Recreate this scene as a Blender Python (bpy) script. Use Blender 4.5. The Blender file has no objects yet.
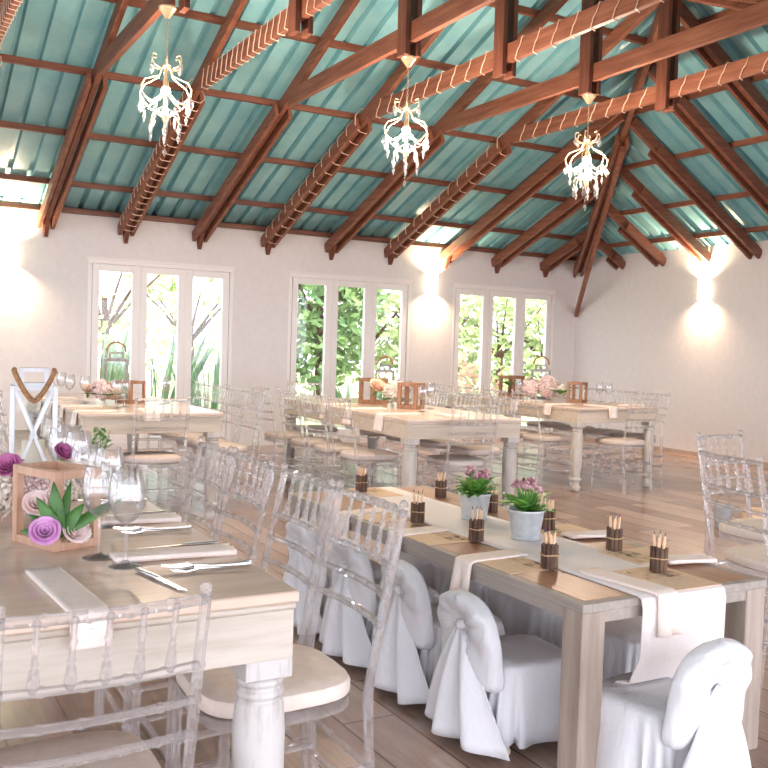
import bpy, math, random
from mathutils import Vector, Matrix, noise
random.seed(7)
sc = bpy.context.scene
COL = sc.collection
PI = math.pi
sin, cos = math.sin, math.cos
KIDS = {}

# ------------------------------------------------------------------ helpers
class MB:
    """collects shapes into one mesh"""
    def __init__(s): s.v = []; s.f = []
    def add(s, vs, fs):
        n = len(s.v); s.v += [tuple(v) for v in vs]; s.f += [tuple(i + n for i in f) for f in fs]; return s
    def box(s, c, d, rz=0.0, taper=1.0):
        x, y, z = d[0] / 2, d[1] / 2, d[2] / 2
        P = []
        for sz in (-1, 1):
            k = taper if sz < 0 else 1.0
            for sx, sy in ((-1, -1), (1, -1), (1, 1), (-1, 1)):
                a, b = sx * x * k, sy * y * k
                P.append((c[0] + a * cos(rz) - b * sin(rz), c[1] + a * sin(rz) + b * cos(rz), c[2] + sz * z))
        return s.add(P, [(3, 2, 1, 0), (4, 5, 6, 7), (0, 1, 5, 4), (1, 2, 6, 5), (2, 3, 7, 6), (3, 0, 4, 7)])
    def bar(s, p0, p1, w, h, up=(0, 0, 1)):
        p0, p1 = Vector(p0), Vector(p1); t = (p1 - p0).normalized()
        r = t.cross(Vector(up))
        if r.length < 1e-4: r = t.cross(Vector((0, 1, 0)))
        r.normalize(); u = r.cross(t)
        P = []
        for p in (p0, p1):
            for a, b in ((-1, -1), (1, -1), (1, 1), (-1, 1)): P.append(p + r * (a * w / 2) + u * (b * h / 2))
        return s.add(P, [(3, 2, 1, 0), (4, 5, 6, 7), (0, 1, 5, 4), (1, 2, 6, 5), (2, 3, 7, 6), (3, 0, 4, 7)])
    def tube(s, pts, r, n=8, cap=True, closed=False):
        pts = [Vector(p) for p in pts]; m = len(pts)
        rs = r if isinstance(r, (list, tuple)) else [r] * m
        ref = None; vs = []
        for i, p in enumerate(pts):
            if closed: t = pts[(i + 1) % m] - pts[i - 1]
            else: t = pts[min(i + 1, m - 1)] - pts[max(i - 1, 0)]
            if t.length < 1e-9: t = Vector((0, 0, 1))
            t.normalize()
            if ref is None:
                ref = t.orthogonal().normalized()
            ref = ref - t * ref.dot(t)
            if ref.length < 1e-6: ref = t.orthogonal()
            ref.normalize(); b = t.cross(ref)
            for k in range(n):
                a = 2 * PI * k / n; vs.append(p + (ref * cos(a) + b * sin(a)) * rs[i])
        fs = []
        for i in range(m if closed else m - 1):
            j = (i + 1) % m
            for k in range(n):
                k2 = (k + 1) % n; fs.append((i * n + k, i * n + k2, j * n + k2, j * n + k))
        if cap and not closed: fs += [tuple(range(n - 1, -1, -1)), tuple((m - 1) * n + k for k in range(n))]
        return s.add(vs, fs)
    def lathe(s, prof, n=16, o=(0, 0, 0), cap=True):
        vs = []; fs = []
        for r, z in prof:
            for k in range(n):
                a = 2 * PI * k / n; vs.append((o[0] + r * cos(a), o[1] + r * sin(a), o[2] + z))
        for i in range(len(prof) - 1):
            for k in range(n):
                k2 = (k + 1) % n; fs.append((i * n + k, i * n + k2, (i + 1) * n + k2, (i + 1) * n + k))
        if cap: fs += [tuple(range(n - 1, -1, -1)), tuple((len(prof) - 1) * n + k for k in range(n))]
        return s.add(vs, fs)
    def ball(s, c, r, n=8, m=6):
        rx, ry, rz = r if isinstance(r, (tuple, list)) else (r, r, r)
        vs = []; fs = []
        for i in range(m + 1):
            a = PI * i / m - PI / 2; q = max(cos(a), .02)
            for k in range(n):
                b = 2 * PI * k / n; vs.append((c[0] + rx * q * cos(b), c[1] + ry * q * sin(b), c[2] + rz * sin(a)))
        for i in range(m):
            for k in range(n):
                k2 = (k + 1) % n; fs.append((i * n + k, i * n + k2, (i + 1) * n + k2, (i + 1) * n + k))
        fs += [tuple(range(n - 1, -1, -1)), tuple(m * n + k for k in range(n))]
        return s.add(vs, fs)
    def grid(s, rows, cyc=False):
        n = len(rows[0]); vs = [p for r in rows for p in r]; fs = []
        for i in range(len(rows) - 1):
            for k in range(n if cyc else n - 1):
                k2 = (k + 1) % n; fs.append((i * n + k, i * n + k2, (i + 1) * n + k2, (i + 1) * n + k))
        return s.add(vs, fs)
    def leaf(s, p, d, up, L, W, bend=.2, nseg=5, fold=.15):
        """pointed leaf blade from p along d"""
        p, d, up = Vector(p), Vector(d).normalized(), Vector(up)
        r = d.cross(up)
        if r.length < 1e-4: r = d.orthogonal()
        r.normalize(); u = r.cross(d); rows = []
        for i in range(nseg + 1):
            t = i / nseg; w = W * (sin(PI * (t * .92 + .08)) ** .8) * (1 - .25 * t) + 1e-4
            c = p + d * (L * t) - u * (bend * L * t * t)
            rows.append([c - r * w / 2 + u * fold * w, c, c + r * w / 2 + u * fold * w])
        return s.grid(rows)
    def build(s, name, mat, parent=None, loc=None, bevel=0, solid=0, smooth=True, ang=40, sub=0):
        me = bpy.data.meshes.new(name); me.from_pydata(s.v, [], s.f); me.update()
        if mat: me.materials.append(mat)
        if smooth:
            me.shade_smooth(); me.set_sharp_from_angle(angle=math.radians(ang))
        o = bpy.data.objects.new(name, me); COL.objects.link(o)
        if solid:
            m = o.modifiers.new('thick', 'SOLIDIFY'); m.thickness = solid; m.offset = 0
        if bevel:
            m = o.modifiers.new('bev', 'BEVEL'); m.width = bevel; m.segments = 2; m.limit_method = 'ANGLE'
        if sub:
            m = o.modifiers.new('sub', 'SUBSURF'); m.levels = sub; m.render_levels = sub
        if parent: par(o, parent)
        if loc is not None: o.location = loc
        return o

def par(o, p):
    o.parent = p; KIDS.setdefault(p.name, []).append(o)
def tag(o, label=None, cat=None, group=None, kind=None):
    if label: o['label'] = label
    if cat: o['category'] = cat
    if group: o['group'] = group
    if kind: o['kind'] = kind
    return o
def empty(name, loc=(0, 0, 0), rz=0, label=None, cat=None, group=None, kind=None):
    o = bpy.data.objects.new(name, None); COL.objects.link(o); o.location = loc; o.rotation_euler = (0, 0, rz)
    o.empty_display_size = .05
    return tag(o, label, cat, group, kind)
def dup(o, loc, rz=0, label=None, group=None, s=None, parent=None):
    c = o.copy(); COL.objects.link(c)
    if parent: par(c, parent)
    else:
        c.location = loc; c.rotation_euler = (0, 0, rz)
        if label: c['label'] = label
        if group: c['group'] = group
        if s: c.scale = (s, s, s)
    for k in list(KIDS.get(o.name, [])): dup(k, None, parent=c)
    return c
class Kind:
    """first call moves the prototype itself, later ones copy it"""
    def __init__(s, o): s.o = o; s.used = False
    def __call__(s, loc, rz=0, label=None, group=None, sc_=None):
        if not s.used:
            s.used = True; o = s.o; o.location = loc; o.rotation_euler = (0, 0, rz)
            if label: o['label'] = label
            if group: o['group'] = group
            if sc_: o.scale = (sc_,) * 3
            return o
        return dup(s.o, loc, rz, label, group, sc_ or 1.0)

# ------------------------------------------------------------------ materials
def srgb(r, g, b):
    f = lambda c: (c / 255 / 12.92) if c / 255 <= .04045 else ((c / 255 + .055) / 1.055) ** 2.4
    return (f(r), f(g), f(b), 1)
def newmat(name):
    m = bpy.data.materials.new(name); m.use_nodes = True; nt = m.node_tree; nt.nodes.clear()
    out = nt.nodes.new('ShaderNodeOutputMaterial'); return m, nt, out
def bsdf(nt, col=None, rough=.5, metal=0, spec=.5, emit=None, es=0):
    b = nt.nodes.new('ShaderNodeBsdfPrincipled')
    if col: b.inputs['Base Color'].default_value = col
    b.inputs['Roughness'].default_value = rough; b.inputs['Metallic'].default_value = metal
    b.inputs['Specular IOR Level'].default_value = spec
    if emit: b.inputs['Emission Color'].default_value = emit; b.inputs['Emission Strength'].default_value = es
    return b
def coords(nt, scale=(1, 1, 1), rot=(0, 0, 0), kind='Object'):
    tc = nt.nodes.new('ShaderNodeTexCoord'); mp = nt.nodes.new('ShaderNodeMapping')
    mp.inputs['Scale'].default_value = scale; mp.inputs['Rotation'].default_value = rot
    nt.links.new(tc.outputs[kind], mp.inputs['Vector']); return mp.outputs['Vector']
def noisen(nt, vec, scale, detail=4, rough=.6):
    n = nt.nodes.new('ShaderNodeTexNoise'); n.inputs['Scale'].default_value = scale
    n.inputs['Detail'].default_value = detail; n.inputs['Roughness'].default_value = rough
    nt.links.new(vec, n.inputs['Vector']); return n.outputs['Fac']
def ramp(nt, fac, stops):
    r = nt.nodes.new('ShaderNodeValToRGB'); e = r.color_ramp.elements
    while len(e) < len(stops): e.new(.5)
    for el, (p, c) in zip(e, stops): el.position = p; el.color = c
    nt.links.new(fac, r.inputs['Fac']); return r.outputs['Color']
def bump(nt, b, h, strength=.2, dist=.01):
    n = nt.nodes.new('ShaderNodeBump'); n.inputs['Strength'].default_value = strength; n.inputs['Distance'].default_value = dist
    nt.links.new(h, n.inputs['Height']); nt.links.new(n.outputs['Normal'], b.inputs['Normal'])
def plain(name, c1, c2=None, scale=20, rough=.5, metal=0, spec=.5, bmp=0, stretch=(1, 1, 1), lo=.35, hi=.65, kind='Object'):
    m, nt, out = newmat(name); b = bsdf(nt, c1, rough, metal, spec)
    if c2:
        v = coords(nt, stretch, kind=kind); f = noisen(nt, v, scale)
        nt.links.new(ramp(nt, f, [(lo, c1), (hi, c2)]), b.inputs['Base Color'])
        if bmp: bump(nt, b, f, bmp, .005)
    nt.links.new(b.outputs[0], out.inputs['Surface']); return m
def clear(name, base=.1, power=2.0, gain=.6, tint=(.97, .98, .99, 1), white=.35, rough=.06, col=(.95, .95, .97, 1), edge=None):
    """cast acrylic or thin glass: see-through face on, shiny and milky towards its edges"""
    m, nt, out = newmat(name)
    lw = nt.nodes.new('ShaderNodeLayerWeight'); lw.inputs['Blend'].default_value = .5
    p = nt.nodes.new('ShaderNodeMath'); p.operation = 'POWER'; p.inputs[1].default_value = power
    nt.links.new(lw.outputs['Facing'], p.inputs[0])
    ma = nt.nodes.new('ShaderNodeMath'); ma.operation = 'MULTIPLY_ADD'; ma.inputs[1].default_value = gain; ma.inputs[2].default_value = base
    ma.use_clamp = True; nt.links.new(p.outputs[0], ma.inputs[0])
    tr = nt.nodes.new('ShaderNodeBsdfTransparent'); tr.inputs[0].default_value = tint
    if edge:   # tint painted darker towards the outline, imitating the dark edges of refraction
        pe = nt.nodes.new('ShaderNodeMath'); pe.operation = 'POWER'; pe.inputs[1].default_value = 2.6; nt.links.new(lw.outputs['Facing'], pe.inputs[0])
        nt.links.new(ramp(nt, pe.outputs[0], [(0, tint), (1, edge)]), tr.inputs[0])
    gl = nt.nodes.new('ShaderNodeBsdfGlossy'); gl.inputs['Color'].default_value = (1, 1, 1, 1); gl.inputs['Roughness'].default_value = rough
    df = nt.nodes.new('ShaderNodeBsdfDiffuse'); df.inputs['Color'].default_value = col
    mx = nt.nodes.new('ShaderNodeMixShader'); mx.inputs[0].default_value = white
    nt.links.new(gl.outputs[0], mx.inputs[1]); nt.links.new(df.outputs[0], mx.inputs[2])
    m2 = nt.nodes.new('ShaderNodeMixShader'); nt.links.new(ma.outputs[0], m2.inputs[0])
    nt.links.new(tr.outputs[0], m2.inputs[1]); nt.links.new(mx.outputs[0], m2.inputs[2])
    nt.links.new(m2.outputs[0], out.inputs['Surface']); return m
def emitter(name, col, st):
    m, nt, out = newmat(name); e = nt.nodes.new('ShaderNodeEmission'); e.inputs[0].default_value = col; e.inputs[1].default_value = st
    nt.links.new(e.outputs[0], out.inputs['Surface']); return m
def woodm(name, c1, c2, c3, axis='Y', rough=.5, scale=6, bmp=.15, spec=.4):
    m, nt, out = newmat(name); b = bsdf(nt, c1, rough, 0, spec)
    st = {'X': (1, 12, 12), 'Y': (12, 1, 12), 'Z': (12, 12, 1)}[axis]
    f = noisen(nt, coords(nt, st), scale * .5, 6, .65)
    nt.links.new(ramp(nt, f, [(.25, c1), (.5, c2), (.75, c3)]), b.inputs['Base Color'])
    bump(nt, b, f, bmp, .004)
    nt.links.new(b.outputs[0], out.inputs['Surface']); return m

def floor_mat():
    m, nt, out = newmat('wood_look_tile_floor'); b = bsdf(nt, None, .3, 0, .75)
    v = coords(nt, (1, 1, 1), (0, 0, PI / 2))
    br = nt.nodes.new('ShaderNodeTexBrick'); br.inputs['Scale'].default_value = 1.0
    br.inputs['Brick Width'].default_value = .9; br.inputs['Row Height'].default_value = .2
    br.inputs['Mortar Size'].default_value = .004; br.inputs['Mortar Smooth'].default_value = .3
    br.offset = .37; br.inputs['Color1'].default_value = srgb(142, 114, 98); br.inputs['Color2'].default_value = srgb(192, 166, 150)
    br.inputs['Mortar'].default_value = srgb(112, 88, 74)
    nt.links.new(v, br.inputs['Vector'])
    g = noisen(nt, coords(nt, (14, 1.2, 1)), 3.0, 7, .65)
    gr = ramp(nt, g, [(.28, (.68, .65, .63, 1)), (.5, (.96, .94, .93, 1)), (.72, (1.2, 1.18, 1.16, 1))])
    mx = nt.nodes.new('ShaderNodeMix'); mx.data_type = 'RGBA'; mx.blend_type = 'MULTIPLY'; mx.inputs[0].default_value = .8
    nt.links.new(br.outputs['Color'], mx.inputs[6]); nt.links.new(gr, mx.inputs[7])
    nt.links.new(mx.outputs[2], b.inputs['Base Color'])
    r = ramp(nt, g, [(.3, (.27, .27, .27, 1)), (.7, (.16, .16, .16, 1))]); nt.links.new(r, b.inputs['Roughness'])
    bump(nt, b, br.outputs['Fac'], -.3, .003)
    nt.links.new(b.outputs[0], out.inputs['Surface']); return m

M = {}
M['wall'] = plain('white_plaster', (.72, .69, .675, 1), (.755, .725, .71, 1), 14, .85, bmp=.25, spec=.2)
M['roof'] = plain('teal_sheet_metal', srgb(120, 182, 194), srgb(144, 200, 207), 3, .3, 0, .6, bmp=.03)
M['beam'] = woodm('stained_pine', srgb(100, 58, 44), srgb(132, 82, 62), srgb(156, 106, 82), 'Y', .5, 5)
M['beamz'] = woodm('stained_pine_upright', srgb(84, 46, 34), srgb(112, 66, 50), srgb(134, 86, 66), 'Z', .5, 5)
M['beamx'] = woodm('stained_pine_cross', srgb(90, 52, 40), srgb(118, 72, 56), srgb(140, 92, 72), 'X', .5, 5)
M['pvc'] = plain('white_window_frame', (.82, .79, .77, 1), None, rough=.4)
def acrylic_mat():
    m, nt, out = newmat('clear_acrylic')
    g = nt.nodes.new('ShaderNodeBsdfGlass'); g.inputs['IOR'].default_value = 1.42; g.inputs['Roughness'].default_value = .02; g.inputs['Color'].default_value = (1, .99, .99, 1)
    tr = nt.nodes.new('ShaderNodeBsdfTransparent'); tr.inputs[0].default_value = (.975, .965, .97, 1)
    df = nt.nodes.new('ShaderNodeBsdfDiffuse'); df.inputs['Color'].default_value = (.93, .91, .91, 1)
    m1 = nt.nodes.new('ShaderNodeMixShader'); m1.inputs[0].default_value = .54; nt.links.new(g.outputs[0], m1.inputs[1]); nt.links.new(tr.outputs[0], m1.inputs[2])
    m2 = nt.nodes.new('ShaderNodeMixShader'); m2.inputs[0].default_value = .09; nt.links.new(m1.outputs[0], m2.inputs[1]); nt.links.new(df.outputs[0], m2.inputs[2])
    nt.links.new(m2.outputs[0], out.inputs['Surface']); return m
M['acrylic'] = acrylic_mat()
M['glass'] = clear('drinking_glass', .07, 2.0, .6, tint=(.98, .98, .98, 1), white=.2, rough=.02, edge=(.45, .41, .38, 1))
M['pane'] = clear('window_glass', .02, 5, .3, tint=(.98, .99, .985, 1), white=0, rough=.02)
M['cushion'] = plain('ivory_seat_pad', srgb(226, 210, 196), srgb(236, 222, 210), 30, .7, bmp=.1)
M['cushion_tan'] = plain('beige_seat_pad', srgb(204, 188, 178), srgb(214, 200, 190), 30, .75, bmp=.1)
M['tabletop'] = woodm('tan_table_top', srgb(210, 184, 162), srgb(222, 198, 178), srgb(234, 214, 198), 'X', .2, 4, .06, .6)
M['whitewash'] = woodm('whitewashed_apron', srgb(180, 166, 150), srgb(206, 196, 182), srgb(222, 214, 204), 'X', .55, 4)
M['paintleg'] = plain('chipped_white_paint', srgb(206, 202, 198), srgb(172, 162, 152), 9, .5, bmp=.1, stretch=(4, 4, .7), lo=.5, hi=.72)
M['agedapron'] = woodm('aged_beige_apron', srgb(190, 172, 150), srgb(208, 192, 172), srgb(222, 208, 190), 'X', .55, 4)
M['agedleg'] = plain('aged_grey_paint', srgb(206, 200, 190), srgb(186, 176, 164), 9, .5, stretch=(4, 4, .7))
M['kidtop'] = woodm('brown_table_top', srgb(150, 108, 80), srgb(172, 128, 98), srgb(186, 146, 116), 'Y', .35, 4, .06)
M['kidleg'] = woodm('greyed_pine', srgb(146, 130, 116), srgb(170, 154, 140), srgb(188, 174, 160), 'Z', .6, 4)
M['kidedge'] = woodm('greyed_pine_edge', srgb(142, 130, 120), srgb(166, 156, 146), srgb(182, 172, 162), 'Y', .6, 4)
def cloth_mat():
    m, nt, out = newmat('white_cotton'); b = bsdf(nt, (.78, .775, .79, 1), .9, 0, .1)
    f = noisen(nt, coords(nt, (1, 1, .45)), 13, 5, .62); bump(nt, b, f, .6, .018)
    nt.links.new(b.outputs[0], out.inputs['Surface']); return m
M['white_cloth'] = cloth_mat()
M['napkin'] = plain('cream_napkin', srgb(250, 236, 226), srgb(244, 228, 216), 90, .85, spec=.15, bmp=.1)
M['runner'] = plain('white_runner_cloth', (.92, .85, .81, 1), (.87, .80, .76, 1), 120, .9, spec=.1, bmp=.1)
M['steel'] = plain('polished_steel', (.62, .61, .60, 1), None, rough=.22, metal=1)
M['zinc'] = plain('pale_galvanised_metal', srgb(190, 196, 200), srgb(206, 210, 212), 40, .45, .35)
M['box'] = woodm('light_wood_frame', srgb(174, 134, 108), srgb(196, 156, 130), srgb(212, 176, 150), 'Z', .5, 5)
M['boxdark'] = woodm('brown_wood_frame', srgb(128, 92, 66), srgb(152, 112, 84), srgb(172, 134, 104), 'Z', .55, 5)
M['lantern'] = plain('white_lantern_paint', (.86, .88, .9, 1), (.78, .8, .83, 1), 30, .4)
M['greymetal'] = plain('grey_lantern_metal', srgb(150, 146, 140), srgb(120, 110, 100), 30, .4, .5)
M['rope'] = plain('jute_rope', srgb(176, 134, 92), srgb(130, 92, 62), 120, .9, bmp=.5)
M['candle'] = plain('cream_wax', srgb(238, 226, 208), None, rough=.5)
M['mauve'] = plain('mauve_petals', srgb(196, 128, 186), srgb(222, 166, 212), 25, .7)
M['magenta'] = plain('magenta_petals', srgb(176, 86, 142), srgb(200, 116, 166), 25, .7)
M['blush'] = plain('blush_petals', srgb(236, 206, 202), srgb(246, 226, 222), 25, .7)
M['peach'] = plain('peach_petals', srgb(226, 188, 160), srgb(240, 212, 190), 25, .7)
M['ivory'] = plain('ivory_petals', srgb(242, 232, 216), srgb(250, 244, 234), 25, .7)
M['leaf'] = plain('dark_green_leaf', srgb(48, 92, 40), srgb(88, 138, 60), 12, .45)
M['leaf2'] = plain('fresh_green_leaf', srgb(62, 120, 48), srgb(112, 164, 62), 14, .45)
M['flax'] = plain('flax_leaf', srgb(92, 130, 96), srgb(150, 178, 128), 3, .5)
M['bush'] = plain('garden_foliage', srgb(142, 164, 96), srgb(200, 208, 146), 2, .7)
M['bushdark'] = plain('dark_tree_foliage', srgb(84, 118, 68), srgb(150, 174, 104), 1.5, .7)
M['russet'] = plain('russet_foliage', srgb(160, 120, 92), srgb(188, 158, 120), 2, .7)
M['bark'] = plain('dark_bark', srgb(72, 50, 38), srgb(120, 92, 72), 30, .8, bmp=.5, stretch=(1, 1, .3))
M['twine'] = plain('natural_twine', srgb(200, 168, 130), None, rough=.9)
M['pencil'] = plain('pale_pencil_wood', srgb(232, 196, 158), None, rough=.5)
M['kraft'] = plain('kraft_paper', srgb(222, 192, 158), srgb(232, 204, 172), 40, .85)
M['ink'] = plain('dark_print', srgb(96, 82, 70), None, rough=.8)
def print_mat():
    m, nt, out = newmat('smudged_print'); b = bsdf(nt, None, .85)
    f = noisen(nt, coords(nt, (1, .7, 1), kind='Object'), 26, 3, .6)
    nt.links.new(ramp(nt, f, [(.42, srgb(224, 194, 160)), (.55, srgb(204, 174, 142)), (.66, srgb(112, 94, 80))]), b.inputs['Base Color'])
    nt.links.new(b.outputs[0], out.inputs['Surface']); return m
M['print'] = print_mat()
M['gold'] = plain('pale_gold_metal', srgb(232, 208, 170), None, rough=.3, metal=.6)
M['crystal'] = clear('cut_crystal', .2, 1.2, .5, white=.12, rough=.02)
M['bulb'] = emitter('warm_bulb', (1, .82, .56, 1), 60)
M['sbulb'] = emitter('sconce_bulb', (1, .80, .52, 1), 60)
M['glow'] = emitter('lit_frosted_shade', (1, .84, .62, 1), 5)
M['cable'] = plain('pink_light_cable', srgb(242, 208, 184), None, rough=.4)
M['floor'] = floor_mat()
M['bounce_paving'] = plain('pale_bounce_paving', (.62, .60, .57, 1), (.56, .54, .51, 1), 2, .8)  # kept pale to bounce daylight up under the roof
M['grass'] = plain('pale_lawn', srgb(170, 178, 120), srgb(206, 204, 160), 3, .9)
M['baseb'] = plain('tan_skirting_tile', srgb(168, 148, 134), srgb(184, 164, 150), 12, .5)
M['kidfoot'] = plain('cream_chair_leg', srgb(226, 212, 190), None, rough=.5)
M['wine'] = plain('dark_seed_head', srgb(92, 58, 50), srgb(128, 84, 74), 60, .8)

# ------------------------------------------------------------------ camera (solved from the room's straight lines)
RV = Vector((0.87203956, -0.48841737, 0.03155121)); UV = Vector((-0.00773932, 0.05069578, 0.99868415)); FV = Vector((0.4893742, 0.87113628, -0.0404287))
cam = bpy.data.cameras.new('camera'); cam.sensor_width = 36; cam.lens = 933.07 / 768 * 36; cam.clip_start = .02
co = bpy.data.objects.new('camera', cam); COL.objects.link(co)
mw = Matrix.Identity(4)
for i in range(3): mw[i][0], mw[i][1], mw[i][2] = RV[i], UV[i], -FV[i]
mw[2][3] = 1.2544
co.matrix_world = mw; sc.camera = co

# ------------------------------------------------------------------ room shell
D, RX, LX, WH = 10.59, 9.14, -5.0, 2.62
RY, AX, RZ = 5.88, 5.97, 4.504       # ridge line, hip apex, ridge height
NY = RY - (D - RY)                    # eaves of the near slope
SL = .4; SE = (RZ - WH) / (RX - AX)
X0, DX = 1.7217, .8498                # truss spacing
WT = .22
b = MB().box(((LX + RX) / 2, (D - 1.5) / 2, -.05), (RX - LX + .4, D + 1.9, .1)); tag(b.build('floor', M['floor'], smooth=False), kind='structure')
wins = [(2.17, 3.86), (4.57, 6.32), (6.97, 8.73)]; WZ0, WZ1 = .06, 2.115
b = MB(); xs = [LX - .22] + [v for w in wins for v in w] + [RX + WT]
for i in range(0, len(xs), 2): b.box(((xs[i] + xs[i + 1]) / 2, D + WT / 2, WH / 2), (xs[i + 1] - xs[i], WT, WH))
for a, c in wins:
    b.box(((a + c) / 2, D + WT / 2, (WZ1 + WH) / 2), (c - a, WT, WH - WZ1)); b.box(((a + c) / 2, D + WT / 2, WZ0 / 2), (c - a, WT, WZ0))
tag(b.build('wall_back', M['wall'], smooth=False), kind='structure')
b = MB().box((RX + WT / 2, (D + NY) / 2, WH / 2), (WT, D - NY, WH)); tag(b.build('wall_right', M['wall'], smooth=False), kind='structure')
b = MB()
for y in (NY + .15, 4.1, 7.1, D - .3): b.box((LX - WT / 2, y, WH / 2), (WT, .6, WH))  # unseen wall left open between piers to let in more daylight
b.box((LX - WT / 2, (D + NY) / 2, 2.4), (WT, D - NY, .44)); tag(b.build('wall_left', M['wall'], smooth=False), kind='structure')
b = MB().box((RX - .006, (D + NY) / 2, .0275), (.012, D - NY - .02, .055)); tag(b.build('baseboard_right', M['baseb'], smooth=False), kind='structure')

for wi, (a, c) in enumerate(wins):
    w = empty('window_%d' % (wi + 1), ((a + c) / 2, D, WZ0), kind='structure')
    W, H = c - a, WZ1 - WZ0; f = MB(); t = .045
    f.box((0, .045, H - t / 2), (W, .09, t)); f.box((0, .045, t / 2), (W, .09, t))
    for sx in (-1, 1): f.box((sx * (W - t) / 2, .045, H / 2), (t, .09, H - 2 * t))
    for sx in (-1, 1): f.box((sx * W / 6, .05, H / 2), (.05, .08, H - 2 * t))
    f.build('window_frame', M['pvc'], w, bevel=.004)
    for k in (-1, 0, 1):
        cx = k * (W - 2 * t) / 3; sw = (W - 2 * t) / 3 - .02; st = .075; s_ = MB(); hh = H - 2 * t - .004
        for sx in (-1, 1): s_.box((cx + sx * (sw - st) / 2, .035, H / 2), (st, .06, hh))
        for sz in (-1, 1): s_.box((cx, .035, H / 2 + sz * (hh - st) / 2), (sw - 2 * st, .06, st))
        so_ = s_.build('sash', M['pvc'], w, bevel=.004)
        MB().box((cx, .04, H / 2), (sw - 2 * st + .01, .006, hh - 2 * st + .01)).build('window_pane', M['pane'], so_, smooth=False)
    # slim head trim above the opening
    MB().box((0, -.006, H + .012), (W + .03, .012, .022)).build('head_trim', M['pvc'], w, smooth=False)

# corrugated roof slopes: trapezoid ribs
def ribs(lo, hi):
    P = .2; out = []; x = lo
    while x < hi:
        for dx, z in ((0, 0), (.135, 0), (.146, .05), (.184, .05), (.195, 0)): out.append((x + dx, z))
        x += P
    return out
def hipx(y): return AX + abs(y - RY) / (D - RY) * (RX - AX)       # x of the hip at y
def hipy(x): return RY + max(0, (x - AX)) / (RX - AX) * (D - RY)   # y of the far hip at x
for nm, sg in (('ceiling_back', 1), ('ceiling_front', -1)):
    r0, r1 = [], []
    for x, z in ribs(LX - .3, RX + .25):
        y1 = D + .3; y0 = min(hipy(x), y1 - .01)
        zf = lambda y: WH + SL * (D - y) + z
        r0.append((x, RY + sg * (y0 - RY), zf(y0))); r1.append((x, RY + sg * (y1 - RY), zf(y1)))
    n = 6
    rows = [[tuple(Vector(p).lerp(Vector(q), i / n)) for p, q in zip(r0, r1)] for i in range(n + 1)]
    tag(MB().grid(rows).build(nm, M['roof'], solid=.003, ang=12), kind='structure')
r0, r1 = [], []
for y, z in ribs(NY - .25, D + .25):
    x1 = RX + .3; x0 = min(hipx(y), x1 - .01)
    zf = lambda x: WH + SE * (RX - x) + z
    r0.append((x0, y, zf(x0))); r1.append((x1, y, zf(x1)))
rows = [[tuple(Vector(p).lerp(Vector(q), i / 6)) for p, q in zip(r0, r1)] for i in range(7)]
tag(MB().grid(rows).build('ceiling_right', M['roof'], solid=.003, ang=12), kind='structure')

# added unseen slab past the near eaves, blocking overhead sky light
tag(MB().bar(((LX + RX) / 2, NY + .05, WH + .1), ((LX + RX) / 2, -3.6, 2.25), RX - LX + .6, .05, (0, 0, 1)).build('ceiling_sky_blocker', M['wall'], smooth=False), kind='structure')
# purlins on the slopes
PU = .055
b = MB()
for k, y in enumerate((10.54, 10.02, 9.18, 8.3, 7.42, 6.6, 5.98)):
    z = WH + SL * (D - y) - PU / 2; b.bar((LX, y, z), (hipx(y), y, z), .045, PU)
tag(b.build('trim_1', M['beamx'], smooth=False), kind='structure')
b = MB()
for k, x in enumerate((8.92, 8.4, 7.75, 7.1, 6.45)):
    z = WH + SE * (RX - x) - PU / 2; y1 = hipy(x); b.bar((x, 2 * RY - y1, z), (x, y1, z), .045, PU)
tag(b.build('trim_2', M['beam'], smooth=False), kind='structure')
b = MB()
for k, y in enumerate((10.54, 10.02, 9.18, 8.3, 7.42, 6.6, 5.98)):
    z = WH + SL * (D - y) - PU / 2; b.bar((LX, 2 * RY - y, z), (hipx(y), 2 * RY - y, z), .045, PU)
tag(b.build('trim_3', M['beamx'], smooth=False), kind='structure')

# ---- timber trusses (local: x=0 plane of the truss, y measured from the back wall, z from the wall top)
RD = .12                      # rafter depth
def rz_(y): return SL * (D - y) - PU - RD / 2   # centre line of the rafter above wall top
TIE = 3.5 - WH; YT = 7.92
def corbel(parent, y=0, sy=1):
    c = MB(); P = [(0, -.1), (-.13, -.1), (-.12, -.15), (-.04, -.31), (-.012, -.31), (0, -.2)]
    vs = [(sx * (.03 if p[1] > -.25 else .018), p[0] * sy, p[1]) for sx in (-1, 1) for p in P]; n = len(P)
    fs = [tuple(range(n)), tuple(range(2 * n - 1, n - 1, -1))] + [(i, n + i, n + (i + 1) % n, (i + 1) % n) for i in range(n)]
    c.add([(v[0], v[1] + y, v[2]) for v in vs], fs); return c.build('corbel', M['beamz'], parent, smooth=False)
def make_truss():
    t = empty('roof_truss', (0, D, WH), cat='roof truss', kind='thing')
    for sg in (1, -1):
        f = lambda y, sg=sg: (RY + sg * (y - RY)) - D
        b = MB().bar((0, f(D - .005), rz_(D)), (0, f(RY + .01), rz_(RY)), .05, RD); b.build('rafter', M['beam'], t, bevel=.004)
        for sx in (-1, 1):
            off = -.055
            b = MB().bar((sx * .068, f(D - .005), rz_(D) + off + .0), (sx * .068, f(YT + .25), rz_(YT + .25) + off), .038, .115)
            b.build('lower_plank', M['beam'], t, bevel=.003)
        corbel(t, f(D), sg)
    b = MB().bar((0, YT + .1 - D, TIE), (0, 2 * RY - YT - .1 - D, TIE), .046, .14); b.build('collar_tie', M['beam'], t, bevel=.004)
    for sx in (-1, 1):
        MB().box((sx * .047, RY - D, (3.335 - WH + RZ - WH - .06) / 2), (.04, .12, RZ - .06 - 3.335)).build('king_post_plank', M['beamz'], t, bevel=.003)
    return t
truss = Kind(make_truss())
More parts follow.
